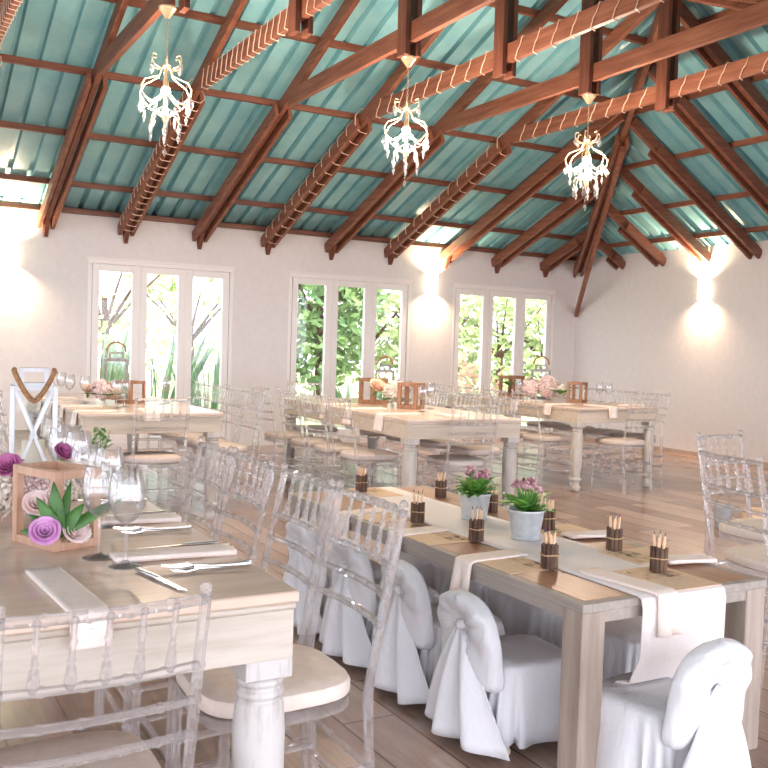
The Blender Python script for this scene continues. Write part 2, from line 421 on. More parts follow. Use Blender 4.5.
spots = {-2: 'x', -1: 'in the top left corner of the view', 0: 'ending beside the left wall light',
         1: 'wound with fairy lights above the left window', 2: 'ending above the right end of the left window',
         3: 'wound with lights, between left and middle windows', 4: 'ending above the middle window, unlit',
         5: 'wound with lights, right of the middle window'}
for i in range(-3, 6):
    if i in (-3, -2): lab = 'brown timber roof truss left of the photo, %s from the wrapped corner truss' % ('second' if i == -3 else 'first')
    elif i == -1: lab = 'light-wrapped timber roof truss in the top left corner of the photo'
    else: lab = 'brown timber roof truss ' + spots[i]
    truss((X0 + i * DX, D, WH), 0, lab, 'timber roof trusses')

def jack(y_end, label, loc, wall):
    t = empty('jack_rafter', loc, cat='rafter', label=label, group='short rafters running up to the hip', kind='thing')
    if wall == 'back':
        f = lambda y: y - D
        MB().bar((0, -.005, rz_(D)), (0, f(y_end), rz_(y_end)), .05, RD).build('rafter', M['beam'], t, bevel=.004)
        for sx in (-1, 1):
            ye = y_end + .12 + (.06 if sx > 0 else 0)
            MB().bar((sx * .068, -.005, rz_(D) - .055), (sx * .068, f(ye), rz_(ye) - .055), .038, .115).build('lower_plank', M['beam'], t, bevel=.003)
        corbel(t)
    else:
        g = lambda x: SE * (RX - x) - PU - RD / 2
        MB().bar((-.005, 0, g(RX)), (y_end - RX, 0, g(y_end)), .05, RD).build('rafter', M['beamx'], t, bevel=.004)
        xe = y_end + .35
        for sx in (-1, 1):
            MB().bar((-.005, sx * .06, g(RX) - .05), (xe - RX, sx * .06, g(xe) - .05), .036, .11).build('lower_plank', M['beamx'], t, bevel=.003)
    return t
for i, lab in ((6, 'short brown rafter just right of the back wall light'), (7, 'short brown rafter above the middle of the right window'),
               (8, 'shortest brown back wall rafter, nearest the room corner')):
    x = X0 + i * DX; jack(hipy(x) + .06, lab, (x, D, WH), 'back')
labs = ['shortest brown right wall rafter, nearest the room corner', 'second brown right wall rafter from the room corner, left of the wall light',
        'third brown right wall rafter from the corner, ending above the wall light', 'fourth brown right wall rafter from the corner, right of the wall light',
        'fifth brown right wall rafter from the corner, at the top right of the photo', 'sixth brown right wall rafter from the corner, by the hip apex',
        'seventh brown right wall rafter, upper right edge of the photo', 'eighth brown right wall rafter, outside the right edge']
for k, lab in enumerate(labs):
    y = 9.693 - .742 * k; jack(hipx(y) + .06, lab, (RX, y, WH), 'right')
# hip rafters and the long corner brace
A_ = Vector((AX, RY, RZ - .12))
for sg, lab in ((1, 'brown hip rafter rising from the far right room corner, with a long brace'), (-1, 'brown hip rafter on the near side of the hip apex')):
    t = empty('hip_rafter', (RX, RY + sg * (D - RY), WH), cat='hip rafter', label=lab, kind='thing'); o = Vector(t.location)
    c = Vector((RX, RY + sg * (D - RY), WH - .12))
    MB().bar(c - o, A_ - o, .06, .17).build('rafter', M['beam'], t, bevel=.004)
    dv = (A_ - c); side = Vector((-dv.y, dv.x, 0)).normalized()
    q = c + dv * .62
    for sx in (-1, 1):
        MB().bar(c - o + side * sx * .05 + Vector((0, 0, -.1)), q - o + side * sx * .05 + Vector((0, 0, -.1)), .036, .13).build('lower_plank', M['beam'], t, bevel=.003)
    MB().bar(Vector((RX - .02, RY + sg * (D - RY - .02), 1.80)) - o, q - o + Vector((0, 0, -.2)), .05, .075).build('corner_brace', M['beam'], t, bevel=.003)

# ---- fairy lights wound round every other truss
def fairy(x, pitch, label):
    path = []
    def seg(p, q, hw, hh, off):
        p, q = Vector(p), Vector(q); L = (q - p).length; n = max(2, int(L / pitch)); t = (q - p).normalized(); u = Vector((1, 0, 0)); w = u.cross(t)
        for k in range(n * 8):
            a = 2 * PI * (k % 8) / 8 + .4; s = k / (n * 8)
            c = max(abs(cos(a)) / hw, abs(sin(a)) / hh); jit = 1 + .12 * noise.noise(Vector((x * 3, k * .37, 0)))
            path.append(p.lerp(q, s) + (u * cos(a) + w * sin(a)) / c * jit + w * 0 + Vector((0, 0, off)))
    y0, y1 = D - .1, YT + .15
    seg((0, y0 - D, rz_(y0) - .025), (0, y1 - D, rz_(y1) - .025), .092, .1, 0)
    seg((0, YT - D, TIE), (0, RY + .12 - D, TIE), .03, .076, 0)
    seg((0, RY - .12 - D, TIE), (0, 3.9 - D, TIE), .03, .076, 0)
    o = MB().tube(path, .004, 5).build('fairy_light_string', M['cable'], loc=(x, D, WH))
    tag(o, label, 'string lights', 'fairy lights wound round the trusses')
fairy(X0 - DX, .1, 'fairy light string wound tightly round the truss in the top left corner')
fairy(X0 + DX, .12, 'fairy light string wound round the truss that ends above the left window')
fairy(X0 + 3 * DX, .2, 'fairy light string wound round the truss between the left and middle windows')
fairy(X0 + 5 * DX, .2, 'fairy light string wound round the truss at the right edge of the middle window')

# ------------------------------------------------------------------ chandeliers
def point(name, loc, col, w, r):
    l = bpy.data.lights.new(name, 'POINT'); l.color = col; l.energy = w; l.shadow_soft_size = r
    o = bpy.data.objects.new(name, l); COL.objects.link(o); o.location = loc; return o
def make_chandelier():
    # local origin: underside of the king post
    t = empty('chandelier', (0, 0, 0), cat='chandelier', kind='thing')
    MB().lathe([(.055, 0), (.056, -.008), (.05, -.02), (.024, -.055), (.014, -.07)], 16).build('ceiling_rose', M['gold'], t)
    c = MB(); z = -.07; k = 0
    while z > -.34:
        a = 0 if k % 2 else PI / 2
        c.tube([(cos(a) * .006 * cos(q), sin(a) * .006 * cos(q), z - .012 + .013 * sin(q)) for q in [2 * PI * j / 8 for j in range(8)]], .0018, 5, closed=True); z -= .019; k += 1
    c.build('chain', M['gold'], t)
    MB().lathe([(.004, -.335), (.012, -.345), (.03, -.36), (.03, -.368), (.012, -.38), (.009, -.43), (.018, -.46), (.02, -.5), (.012, -.53), (.008, -.6), (.02, -.66), (.024, -.69), (.012, -.72), (.006, -.76), (.001, -.77)], 14).build('stem', M['gold'], t)
    bulb = MB().ball((0, 0, -.52), .03, 12, 8).build('bulb', M['bulb'], t)
    def drop(n, r, p):
        b = MB(); b.lathe([(.0015, 0), (.004, -.008), (.0015, -.016), (.003, -.02), (r, -.03 - r), (r * .75, -.04 - r * 1.8), (.001, -.045 - r * 2.5)], 8, p); return b
    for k in range(6):
        a = 2 * PI * k / 6 + .3; ca, sa = cos(a), sin(a)
        P = [(.012, -.375), (.045, -.385), (.085, -.37), (.105, -.335), (.095, -.305), (.07, -.31)]
        MB().tube([(ca * r, sa * r, z) for r, z in P], .0038, 6).build('scroll_arm', M['gold'], t)
        P = [(.03, -.37), (.05, -.43), (.1, -.455), (.15, -.475), (.178, -.52), (.17, -.565)]
        big = MB().tube([(ca * r, sa * r, z) for r, z in P], .0045, 6).build('scroll_arm', M['gold'], t)
        P = [(.165, -.565), (.12, -.61), (.07, -.585), (.02, -.53)]
        MB().tube([(ca * r, sa * r, z) for r, z in P], .0045, 6).build('scroll_arm', M['gold'], t)
        P = [(.012, -.69), (.05, -.66), (.085, -.67), (.1, -.70)]
        MB().tube([(ca * r, sa * r, z) for r, z in P], .004, 6).build('scroll_arm', M['gold'], t)
        drop(8, .016, (ca * .1, sa * .1, -.325)).build('crystal_drop', M['crystal'], t)
        drop(8, .018, (ca * .172, sa * .172, -.56)).build('crystal_drop', M['crystal'], big)
        b = drop(8, .014, (ca * .1, sa * .1, -.70)); b.ball((ca * .1, sa * .1, -.765), .008, 6, 4); drop(8, .013, (0, 0, 0)); b.lathe([(.001, -.775), (.012, -.80), (.001, -.835)], 8, (ca * .1, sa * .1, 0))
        b.build('crystal_drop', M['crystal'], t)
        a2 = a + PI / 6
        b = MB()
        for q in range(4): b.ball((cos(a2) * .13, sin(a2) * .13, -.6 - q * .016), .006, 6, 4)
        b.lathe([(.001, -.66), (.011, -.69), (.001, -.725)], 8, (cos(a2) * .13, sin(a2) * .13, 0)); b.build('crystal_drop', M['crystal'], t)
        # swagged bead string between neighbouring arms
        a3 = a + PI / 3; b = MB()
        for q in range(1, 9):
            s = q / 9; b.ball((cos(a) * .165 * (1 - s) + cos(a3) * .165 * s, sin(a) * .165 * (1 - s) + sin(a3) * .165 * s, -.565 - .05 * 4 * s * (1 - s)), .0065, 6, 4)
        b.build('bead_swag', M['crystal'], t)
    b = MB()
    for q in range(6): b.ball((0, 0, -.77 - q * .018), .009 - q * .0005, 6, 4)
    b.lathe([(.001, -.875), (.014, -.90), (.001, -.93)], 8); b.build('crystal_drop', M['crystal'], t)
    return t
ch = Kind(make_chandelier())
for i, lab in ((0, 'small crystal chandelier hanging at the upper left, before the left window'), (2, 'small crystal chandelier hanging in the middle, above the middle window'),
               (4, 'small crystal chandelier hanging furthest right, before the hip rafter')):
    x = X0 + i * DX - (.06 if i == 0 else 0); c = ch((x, RY, 3.335), .35 * i, lab, 'crystal chandeliers')
    point('chandelier_glow', (x, RY, 3.335 - .52 - .06), (1, .76, .58), 165, .05)

# ------------------------------------------------------------------ wall lights
def make_sconce():
    t = empty('wall_light', (0, 0, 0), cat='wall light', kind='thing')   # local: wall at y=0, room towards -y
    b = MB()
    n = 10; rows = []
    for z in (-.13, .13):
        rows.append([(.075 * cos(PI + PI * k / n), .095 * sin(PI + PI * k / n), z) for k in range(n + 1)])
    b.grid(rows); b.build('shade', M['glow'], t, solid=.012)
    MB().box((0, -.008, 0), (.15, .016, .24)).build('back_plate', M['wall'], t, smooth=False)
    MB().ball((0, -.05, 0), .024, 10, 8).build('bulb', M['sbulb'], t)
    return t
scn = Kind(make_sconce())
for loc, rz, lab, dv in (((1.36, D, 2.1), 0, 'glowing white wall light left of the left window', (0, -.05)),
                     ((6.62, D, 2.1), 0, 'glowing white wall light between the middle and right windows', (0, -.05)),
                     ((RX, 8.2, 2.08), -PI / 2, 'glowing white wall light on the right wall', (-.05, 0))):
    scn(loc, rz, lab, 'wall lights')
    for dz in (.04, -.04): point('wall_light_glow', (loc[0] + dv[0], loc[1] + dv[1], loc[2] + dz * 1.9), (1, .69, .44), 170 if dz > 0 else 105, .03)

# ------------------------------------------------------------------ clear acrylic chairs
def bamboo(p0, p1, r, rings, n=8, bend=None):
    """rod with raised nodes"""
    p0, p1 = Vector(p0), Vector(p1); ts = [0.0]
    for q in rings: ts += [q - .022, q, q + .022]
    ts.append(1.0); pts, rs = [], []
    for i, t in enumerate(ts):
        p = p0.lerp(p1, t)
        if bend: p = p + Vector(bend) * (4 * t * (1 - t))
        pts.append(p); rs.append(r * (1.28 if (0 < i < len(ts) - 1 and (i - 1) % 3 == 1) else 1.0))
    return MB().tube(pts, rs, n)
RAILZ = (.862, .735, .667, .6)
def post_xy(z):   # rear post centre (y) at height z: splayed foot, raked back
    if z < .44: return -.185 - .035 * (1 - z / .44) ** 1.3
    return -.185 - .085 * ((z - .44) / .45) ** 1.15
def make_chair(cush):
    t = empty('acrylic_chair', cat='chair', kind='thing'); A = M['acrylic']
    # seat pad: rounded trapezoid, domed
    rows = []; n = 28
    def outline(k, s):
        a = 2 * PI * k / n; c, d = cos(a), sin(a); e = .55
        x = math.copysign(abs(c) ** e, c); y = math.copysign(abs(d) ** e, d)
        w = .195 - .022 * (1 - y) / 2 * 1.0
        return (x * w * s, y * .19 * s + .01)
    for z, s in ((.432, .93), (.434, .985), (.442, 1.0), (.458, 1.0), (.468, .975), (.474, .9), (.478, .6), (.479, .2)):
        rows.append([outline(k, s) + (z,) for k in range(n)])
    b = MB().grid(rows, True); b.f.append(tuple(range(n - 1, -1, -1))); b.f.append(tuple(len(b.v) - n + k for k in range(n)))
    b.build('seat_cushion', M[cush], t)
    rows = []
    for z, s in ((.40, .96), (.403, 1.0), (.428, 1.0), (.431, .96)): rows.append([outline(k, s * .99) + (z,) for k in range(n)])
    b = MB().grid(rows, True); b.f.append(tuple(range(n - 1, -1, -1))); b.f.append(tuple(len(b.v) - n + k for k in range(n)))
    b.build('seat_frame', A, t)
    for sx in (-1, 1):
        zs = [0, .02, .12, .13, .14, .27, .28, .29, .40, .42, .44, .52, .58, .59, .6, .61, .657, .667, .677, .725, .735, .745, .80, .845, .862]
        nod = {.13, .28, .42, .59, .667, .735}
        pts = [(sx * (.172 + .004 * (z > .44) * (z - .44)), post_xy(z), z) for z in zs]; rs = [.0125 * (1.22 if z in nod else 1) * (.9 if z > .5 else 1) for z in zs]
        po_ = MB().tube(pts, rs, 8).build('back_post', A, t); q = pts[-1]
        MB().lathe([(.009, 0), (.0125, .004), (.008, .009), (.0115, .017), (.011, .024), (.006, .03), (.001, .032)], 8, q).build('finial', A, po_)
        bamboo((sx * .183, .172, 0), (sx * .178, .165, .402), .0125, (.3, .62), 8).build('front_leg', A, t)
        for z in (.16, .25): bamboo((sx * .18, .168, z), (sx * .173, post_xy(z), z + .02), .0085, (.33, .66), 6).build('stretcher', A, t)
    for z in (.12, .2): bamboo((-.18, .168, z), (.18, .168, z), .0085, (.33, .66), 6).build('stretcher', A, t)
    for z in (.16, .26): bamboo((-.172, post_xy(z), z), (.172, post_xy(z), z), .0085, (.33, .66), 6).build('stretcher', A, t)
    for i, z in enumerate(RAILZ):
        y = post_xy(z); bamboo((-.173, y, z), (.173, y, z), .0105 if i == 0 else .009, (.2, .4, .6, .8), 8, (0, -.018, 0)).build('back_rail', A, t)
    for k in range(5):
        x = -.174 + .348 * (k + 1) / 6; u = x / .174; yb = -.018 * (1 - u * u)
        P = []; R = []
        for s, r in ((0, .0065), (.1, .011), (.3, .0085), (.36, .0055), (.4, .0075), (.44, .0055), (.62, .0065), (.66, .0085), (.7, .0065), (.85, .0055), (.97, .0075), (1, .006)):
            z = RAILZ[1] + (RAILZ[0] - RAILZ[1]) * s; P.append((x, post_xy(z) + yb, z)); R.append(r)
        MB().tube(P, R, 8).build('spindle', A, t)
    return t
chN = Kind(make_chair('cushion')); chT = Kind(make_chair('cushion_tan'))
G = 'clear acrylic dining chairs'
rightd = PI / 2      # local +y (front) turned to -x
leftd = -PI / 2      # front towards +x
CB = .235            # back plane behind the seat centre
# near left table: head chair, then four on its right side
chN((.335, 1.745, 0), .05, 'clear acrylic chair at the head of the near left table, bottom left corner', G, .95)
for y, lab in ((2.06, 'clear acrylic chair right of the near left table, nearest the camera, cream seat showing'),
               (2.44, 'clear acrylic chair right of the near left table, second from its near corner'),
               (2.87, 'clear acrylic chair right of the near left table, third from its near corner'),
               (3.24, 'clear acrylic chair right of the near left table, farthest along the row')):
    chN((.86, y, 0), rightd - .02, lab, G)
chN((3.22, 2.45, 0), leftd - .2, 'clear acrylic chair at the right edge, turned away from the kids table', G)
chN((3.70, 2.90, 0), PI + .12, 'clear acrylic chair at the right edge, behind the chair turned away', G)
# back left table
chT((1.72, 6.25, 0), 0, 'clear acrylic chair at the near end of the back left table', G)
for k, y in enumerate((6.74, 7.16, 7.58, 8.0)):
    chT((2.39, y, 0), rightd, 'clear acrylic chair right of the back left table, %s from its near end' % ('first', 'second', 'third', 'fourth')[k], G)
for k, y in enumerate((6.6, 7.05, 7.5, 7.95)):
    chT((1.05, y, 0), leftd, 'clear acrylic chair left of the back left table, %s from its near end' % ('first', 'second', 'third', 'fourth')[k], G)
# back middle table
chT((3.74, 5.55, 0), -.12, 'clear acrylic chair at the near end of the back middle table', G)
for k, y in enumerate((6.02, 6.47, 6.93, 7.5)):
    chT((3.26, y, 0), leftd + .03, 'clear acrylic chair left of the back middle table, %s from its near end' % ('first', 'second', 'third', 'fourth')[k], G)
for k, y in enumerate((6.1, 6.6, 7.1, 7.6)):
    chT((4.28, y, 0), rightd, 'clear acrylic chair right of the back middle table, %s from its near end' % ('first', 'second', 'third', 'fourth')[k], G)
chT((3.78, 8.05, 0), PI, 'clear acrylic chair at the far end of the back middle table, under the window', G)
# back right table
chT((6.09, 6.36, 0), .05, 'clear acrylic chair at the near end of the back right table', G)
for k, y in enumerate((6.84, 7.29, 7.74, 8.2)):
    chT((5.58, y, 0), leftd, 'clear acrylic chair left of the back right table, %s from its near end' % ('first', 'second', 'third', 'fourth')[k], G)
for k, y in enumerate((6.74, 7.17, 7.62, 8.07)):
    chT((6.62, y, 0), rightd, 'clear acrylic chair right of the back right table, %s from its near end' % ('first', 'second', 'third', 'fourth')[k], G)

# ------------------------------------------------------------------ dining tables
def turned_leg(x, y, h, mat, parent):
    b = MB(); b.box((x, y, h - .02), (.1, .1, .04))
    b.lathe([(.038, h - .04), (.047, h - .045), (.049, h - .054), (.042, h - .062), (.049, h - .07), (.05, h - .078), (.043, h - .086), (.05, h - .094), (.05, h - .102), (.054, h - .16), (.053, h - .24),
             (.046, h * .4), (.038, .17), (.035, .13), (.05, .12), (.052, .105), (.036, .09), (.034, .06), (.044, .04), (.042, .012), (.032, 0)][::-1], 18, (x, y, 0))
    b.build('leg', mat, parent, bevel=.003, ang=50)
def table(x0, x1, y0, y1, label, top, apr, leg, rz=0):
    w, l = x1 - x0, y1 - y0
    t = empty('dining_table', ((x0 + x1) / 2, (y0 + y1) / 2, 0), rz, label, 'table', 'whitewashed dining tables', 'thing')
    MB().box((0, 0, .748), (w, l, .024)).build('tabletop', top, t, bevel=.005)
    MB().box((0, 0, .729), (w - .008, l - .008, .014)).build('moulding', apr, t, bevel=.005)
    for sx in (-1, 1):
        MB().box((sx * (w / 2 - .023), 0, .672), (.03, l - .076, .1)).build('apron', apr, t, bevel=.003)
    for sy in (-1, 1):
        MB().box((0, sy * (l / 2 - .023), .672), (w - .016, .03, .1)).build('apron', apr, t, bevel=.003)
    for sx in (-1, 1):
        for sy in (-1, 1): turned_leg(sx * (w / 2 - .058), sy * (l / 2 - .058), .6235, leg, t)
    return t
table(-.19, .772, 1.69, 4.1, 'whitewashed dining table with turned legs, nearest the camera at left', M['tabletop'], M['whitewash'], M['paintleg'])
table(1.24, 2.2, 6.18, 8.45, 'beige dining table at the back left, before the left window', M['tabletop'], M['agedapron'], M['agedleg'])
table(3.3, 4.25, 5.43, 7.8, 'beige dining table in the middle, before the middle window', M['tabletop'], M['agedapron'], M['agedleg'], -.04)
table(5.58, 6.57, 6.39, 8.7, 'beige dining table at the back right, before the right window', M['tabletop'], M['agedapron'], M['agedleg'])

# kids table
KX0, KX1, KY0, KY1, KZ = 1.763, 2.53, 1.965, 4.03, .55
t = empty('kids_table', ((KX0 + KX1) / 2, (KY0 + KY1) / 2, 0), 0, 'low brown kids table with square greyed legs and white runner', 'table', None, 'thing')
w, l = KX1 - KX0, KY1 - KY0
MB().box((0, 0, KZ - .012), (w - .07, l - .07, .024)).build('tabletop', M['kidtop'], t, smooth=False)
b = MB()
for sx in (-1, 1): b.box((sx * (w / 2 - .0175), 0, KZ - .013), (.035, l, .026))
for sy in (-1, 1): b.box((0, sy * (l / 2 - .0175), KZ - .013), (w - .07, .035, .026))
b.build('edge_band', M['kidedge'], t, bevel=.003)
for sx in (-1, 1):
    MB().box((sx * (w / 2 - .02), 0, KZ - .043), (.024, l - .17, .034)).build('apron', M['kidedge'], t, smooth=False)
for sy in (-1, 1):
    MB().box((0, sy * (l / 2 - .02), KZ - .043), (w - .17, .024, .034)).build('apron', M['kidedge'], t, smooth=False)
for sx in (-1, 1):
    for sy in (-1, 1): MB().box((sx * (w / 2 - .046), sy * (l / 2 - .046), (KZ - .026) / 2), (.086, .086, KZ - .026)).build('leg', M['kidleg'], t, bevel=.004)

# ------------------------------------------------------------------ kids chairs in white covers (front = +y)
def fold(a, s, seed): return noise.noise(Vector((a * s, seed * 7.3, seed)))
def make_kid(seed):
    t = empty('covered_kids_chair', cat='chair', kind='thing'); C = M['white_cloth']
    ST, TOP, HW = .275, .492, .155
    for sx in (-1, 1):
        for sy in (-1, 1):
            MB().lathe([(.012, 0), (.014, .008), (.01, .02), (.011, .1), (.012, ST - .03)], 10, (sx * .118, sy * .118, 0)).build('leg', M['kidfoot'], t)
    # seat cover: soft top, skirt with hanging pleats
    n = 96; rows = []
    def per(k, s):
        a = 2 * PI * k / n; c, d = cos(a), sin(a); e = .45
        return math.copysign(abs(c) ** e, c) * .152 * s, math.copysign(abs(d) ** e, d) * .152 * s
    prof = [(ST + .006, .05), (ST + .008, .4), (ST + .006, .75), (ST + .002, .92), (ST - .008, 1.0), (ST - .03, 1.03), (.20, 1.06), (.14, 1.1), (.08, 1.14), (.035, 1.17)]
    for z, s in prof:
        dr = max(0, (ST - z) / ST); row = []
        for k in range(n):
            x, y = per(k, s); a = 2 * PI * k / n
            pl = (.042 * fold(a, 4.5, seed) + .024 * sin(13 * a + 6 * fold(a, 1.6, seed + 2))) * dr ** .8
            r = math.hypot(x, y) + 1e-6; wob = .006 * fold(a + z * 9, 3, seed + 5) * (1 if s > .5 else 0)
            zz = z + (.012 * fold(a, 2.2, seed + 9) if z < .05 else 0) + (.004 * noise.noise(Vector((x * 18, y * 18, seed))) if dr < .03 else 0)
            row.append((x + x / r * (pl + wob), y + y / r * (pl + wob), zz))
        rows.append(row)
    b = MB().grid(rows, True); b.f.append(tuple(range(n - 1, -1, -1)))
    b.build('seat_cover', C, t, solid=.003, ang=80)
    # back cover: rounded pillow with creases running to the knot
    rows = []; m = 26; n = 64; kz = .385
    for i in range(m + 1):
        v = i / m; z = .195 + (TOP - .195) * v
        lo = min(1, v / .16); hi = 1 - v
        w = HW * (math.sqrt(max(0, 1 - (1 - lo) ** 2)) * .35 + .65) * (1 if hi > .42 else (max(0, 1 - ((.42 - hi) / .42) ** 2.3)) ** .55)
        w = max(w, .006); dpt = .034 * (math.sqrt(max(0, 1 - (1 - lo) ** 2)) * .6 + .4) * (1 if hi > .16 else math.sqrt(max(.01, 1 - ((.16 - hi) / .16) ** 2)))
        yc = -.165 - .05 * v; row = []
        for k in range(n):
            a = 2 * PI * k / n; c, d = cos(a), sin(a)
            x = math.copysign(abs(c) ** .7, c) * w; y = math.copysign(abs(d) ** .6, d) * dpt
            if d < 0:
                ang = math.atan2(z - kz, x); R = math.hypot(x, (z - kz) * 1.1)
                y += (.009 * sin(9 * ang + 3 * fold(ang, 1.1, seed)) * math.exp(-R * 5) * min(1, R / .03)) - .018 * math.exp(-(R / .05) ** 2) * -1
                y -= .016 * (1 - math.exp(-(R / .06) ** 2)) * abs(d)
            x += .004 * fold(z * 16, 1, seed + k * .01) * (1 if c > 0 else -1)
            row.append((x, y + yc, z + .003 * fold(a, 2, seed + 3)))
        rows.append(row)
    b = MB().grid(rows, True); b.f.append(tuple(range(n - 1, -1, -1))); b.f.append(tuple(len(b.v) - n + k for k in range(n)))
    b.build('back_cover', C, t, ang=80)
    # gathered tail falling from the knot to the floor
    rows = []; nu = 49
    for i in range(15):
        v = i / 14; z = .375 * (1 - v) + .03 * v; row = []; hw = .022 + .185 * v ** .8
        for k in range(nu):
            u = 2 * k / (nu - 1) - 1
            pl = sin(u * 8.5 + 2 * fold(u, 1.4, seed + 4)) * (.004 + .026 * v)
            y = -.212 - .012 * sin(v * PI) - .052 * v + .07 * v * u * u + pl
            row.append((u * hw, y - .016 * (1 - v), z + (.02 * fold(u, 2.3, seed + 8) if i == 14 else 0)))
        rows.append(row)
    MB().grid(rows).build('cover_tail', C, t, solid=.004, ang=80)
    b = MB(); b.ball((0, -.226, .385), (.021, .018, .018), 12, 8)
    for sx in (-1, 1):
        rr = []
        for i in range(7):
            v = i / 6; rr.append([(sx * (.012 + .1 * v), -.225 - .006 * sin(v * 3) + .03 * v * v + .005 * sin(q * 2.2), .385 + (.008 + .028 * v) * (q / 3 - 1) + .008 * v) for q in range(7)])
        b.grid(rr)
    b.build('knot', C, t, ang=80)
    return t
kidA, kidB = Kind(make_kid(1.0)), Kind(make_kid(4.0))
GK = 'kids chairs in white covers'
kidA((1.885, 2.40, 0), leftd - .04, 'white covered kids chair left of the kids table, nearest its near corner', GK)
kidB((1.91, 2.83, 0), leftd - .06, 'white covered kids chair left of the kids table, second from its near corner', GK)
kidA((1.90, 3.25, 0), leftd, 'white covered kids chair left of the kids table, third from its near corner', GK)
kidB((1.90, 3.69, 0), leftd, 'white covered kids chair left of the kids table, farthest from the camera', GK)
kidB((2.01, 1.936, 0), .1, 'white covered kids chair at the near end of the kids table, bottom right', GK)
for k, y in enumerate((2.43, 2.87, 3.31, 3.75)):
    (kidB if k % 2 else kidA)((2.42, y, 0), rightd, 'white covered kids chair right of the kids table, %s from its near corner' % ('first', 'second', 'third', 'fourth')[k], GK)

# ------------------------------------------------------------------ cloth on the tables
def ribbon(name, path, wdir, w, mat, thick=.006, wave=0, seed=0, nw=9, ends=None):
    """strip of folded cloth following a path; wdir is the width direction"""
    P = [Vector(p) for p in path]; wd = Vector(wdir).normalized(); rows = []
    Q = []
    for i in range(len(P) - 1):
        for s in range(6): Q.append(P[i].lerp(P[i + 1], s / 6))
    Q.append(P[-1])
    for i, p in enumerate(Q):
        row = []
        t = (Q[min(i + 1, len(Q) - 1)] - Q[max(i - 1, 0)]).normalized(); nn = wd.cross(t)
        if nn.length: nn.normalize()
        for k in range(nw):
            u = k / (nw - 1) - .5; hang = max(0, P[0].z - p.z)
            row.append(p + wd * (w * u * (1 - .5 * hang * (ends or 0))) + nn * (wave * hang * 6 * sin(u * 9 + seed)))
        rows.append(row)
    o0 = Vector((P[0].x, P[0].y, P[0].z))
    b = MB().grid([[tuple(v - o0) for v in r] for r in rows])
    return b.build(name, mat, None, loc=tuple(o0), solid=thick, ang=60)
def edge_path(a, e, drop, tz, out=.012):
    """lies on the table from a to the edge point e, then hangs"""
    a, e = Vector((a[0], a[1], tz)), Vector((e[0], e[1], tz)); d = (e - a).normalized()
    return [a, a.lerp(e, .5), e - d * .01, e + d * out * .7 + Vector((0, 0, -.006)), e + d * out + Vector((0, 0, -.03)), e + d * (out + .004) + Vector((0, 0, -drop * .6)), e + d * (out + .012) + Vector((0, 0, -drop))]
# runner on the kids table, hanging over its near end
o = ribbon('table_runner', [(2.145, 4.02, KZ + .003), (2.145, 2.1, KZ + .003), (2.145, 1.97, KZ + .003), (2.145, 1.953, KZ - .003), (2.145, 1.946, KZ - .03), (2.147, 1.95, KZ - .17), (2.13, 1.975, KZ - .255), (2.12, 2.02, KZ - .262)], (1, 0, 0), .345, M['runner'], .004)
tag(o, 'white cloth runner along the kids table, hanging over its near end', 'table runner', kind='thing')
NG = 'folded cream napkins'
def napkin(a, e, drop, tz, w, label, wave=.012, thick=.008):
    a2, e2 = Vector(a), Vector(e); d = (e2 - a2).normalized(); wd = (-d[1], d[0], 0)
    o = ribbon('napkin', edge_path(a, e, drop, tz + thick / 2 + .001), wd, w, M['napkin'], thick, wave, random.random() * 6)
    return tag(o, label, 'napkin', NG, 'thing')
def flatnap(a, e, tz, w, label, thick=.012):
    a, e = Vector((a[0], a[1], tz + thick / 2 + .001)), Vector((e[0], e[1], tz + thick / 2 + .001)); d = (e - a).normalized()
    o = MB(); c = (a + e) / 2
    L = (e - a).length; rows = []
    for i in range(9):
        s = i / 8 - .5; rows.append([(s * L, w * (k / 8 - .5), .0025 * sin(k * 1.6 + i * .5) + .002 * sin(k * 2.3)) for k in range(9)])
    ob = o.grid(rows).build('napkin', M['napkin'], loc=tuple(c), solid=thick, ang=60); ob.rotation_euler = (0, 0, math.atan2(d.y, d.x))
    return tag(ob, label, 'napkin', NG, 'thing')
RT = KZ + .005
napkin((2.0, 2.56), (KX0, 2.545), .125, KZ, .085, 'cream napkin hanging off the kids table left side, nearest the camera')
napkin((1.98, 3.02), (KX0, 3.0), .12, KZ, .085, 'cream napkin hanging off the kids table left side, second from the camera')
napkin((1.98, 3.45), (KX0, 3.43), .12, KZ, .085, 'cream napkin hanging off the kids table left side, third from the camera')
napkin((2.03, 2.25), (2.065, 1.95), .125, KZ + .006, .085, 'cream napkin on the runner, hanging over the near end of the kids table', .02)
flatnap((2.33, 2.70), (2.53, 2.67), KZ + .006, .085, 'cream napkin on the right side of the kids table, beside the right pot', .012)
flatnap((2.36, 2.25), (2.55, 2.22), KZ + .006, .085, 'cream napkin on the right side of the kids table, nearest its corner', .012)

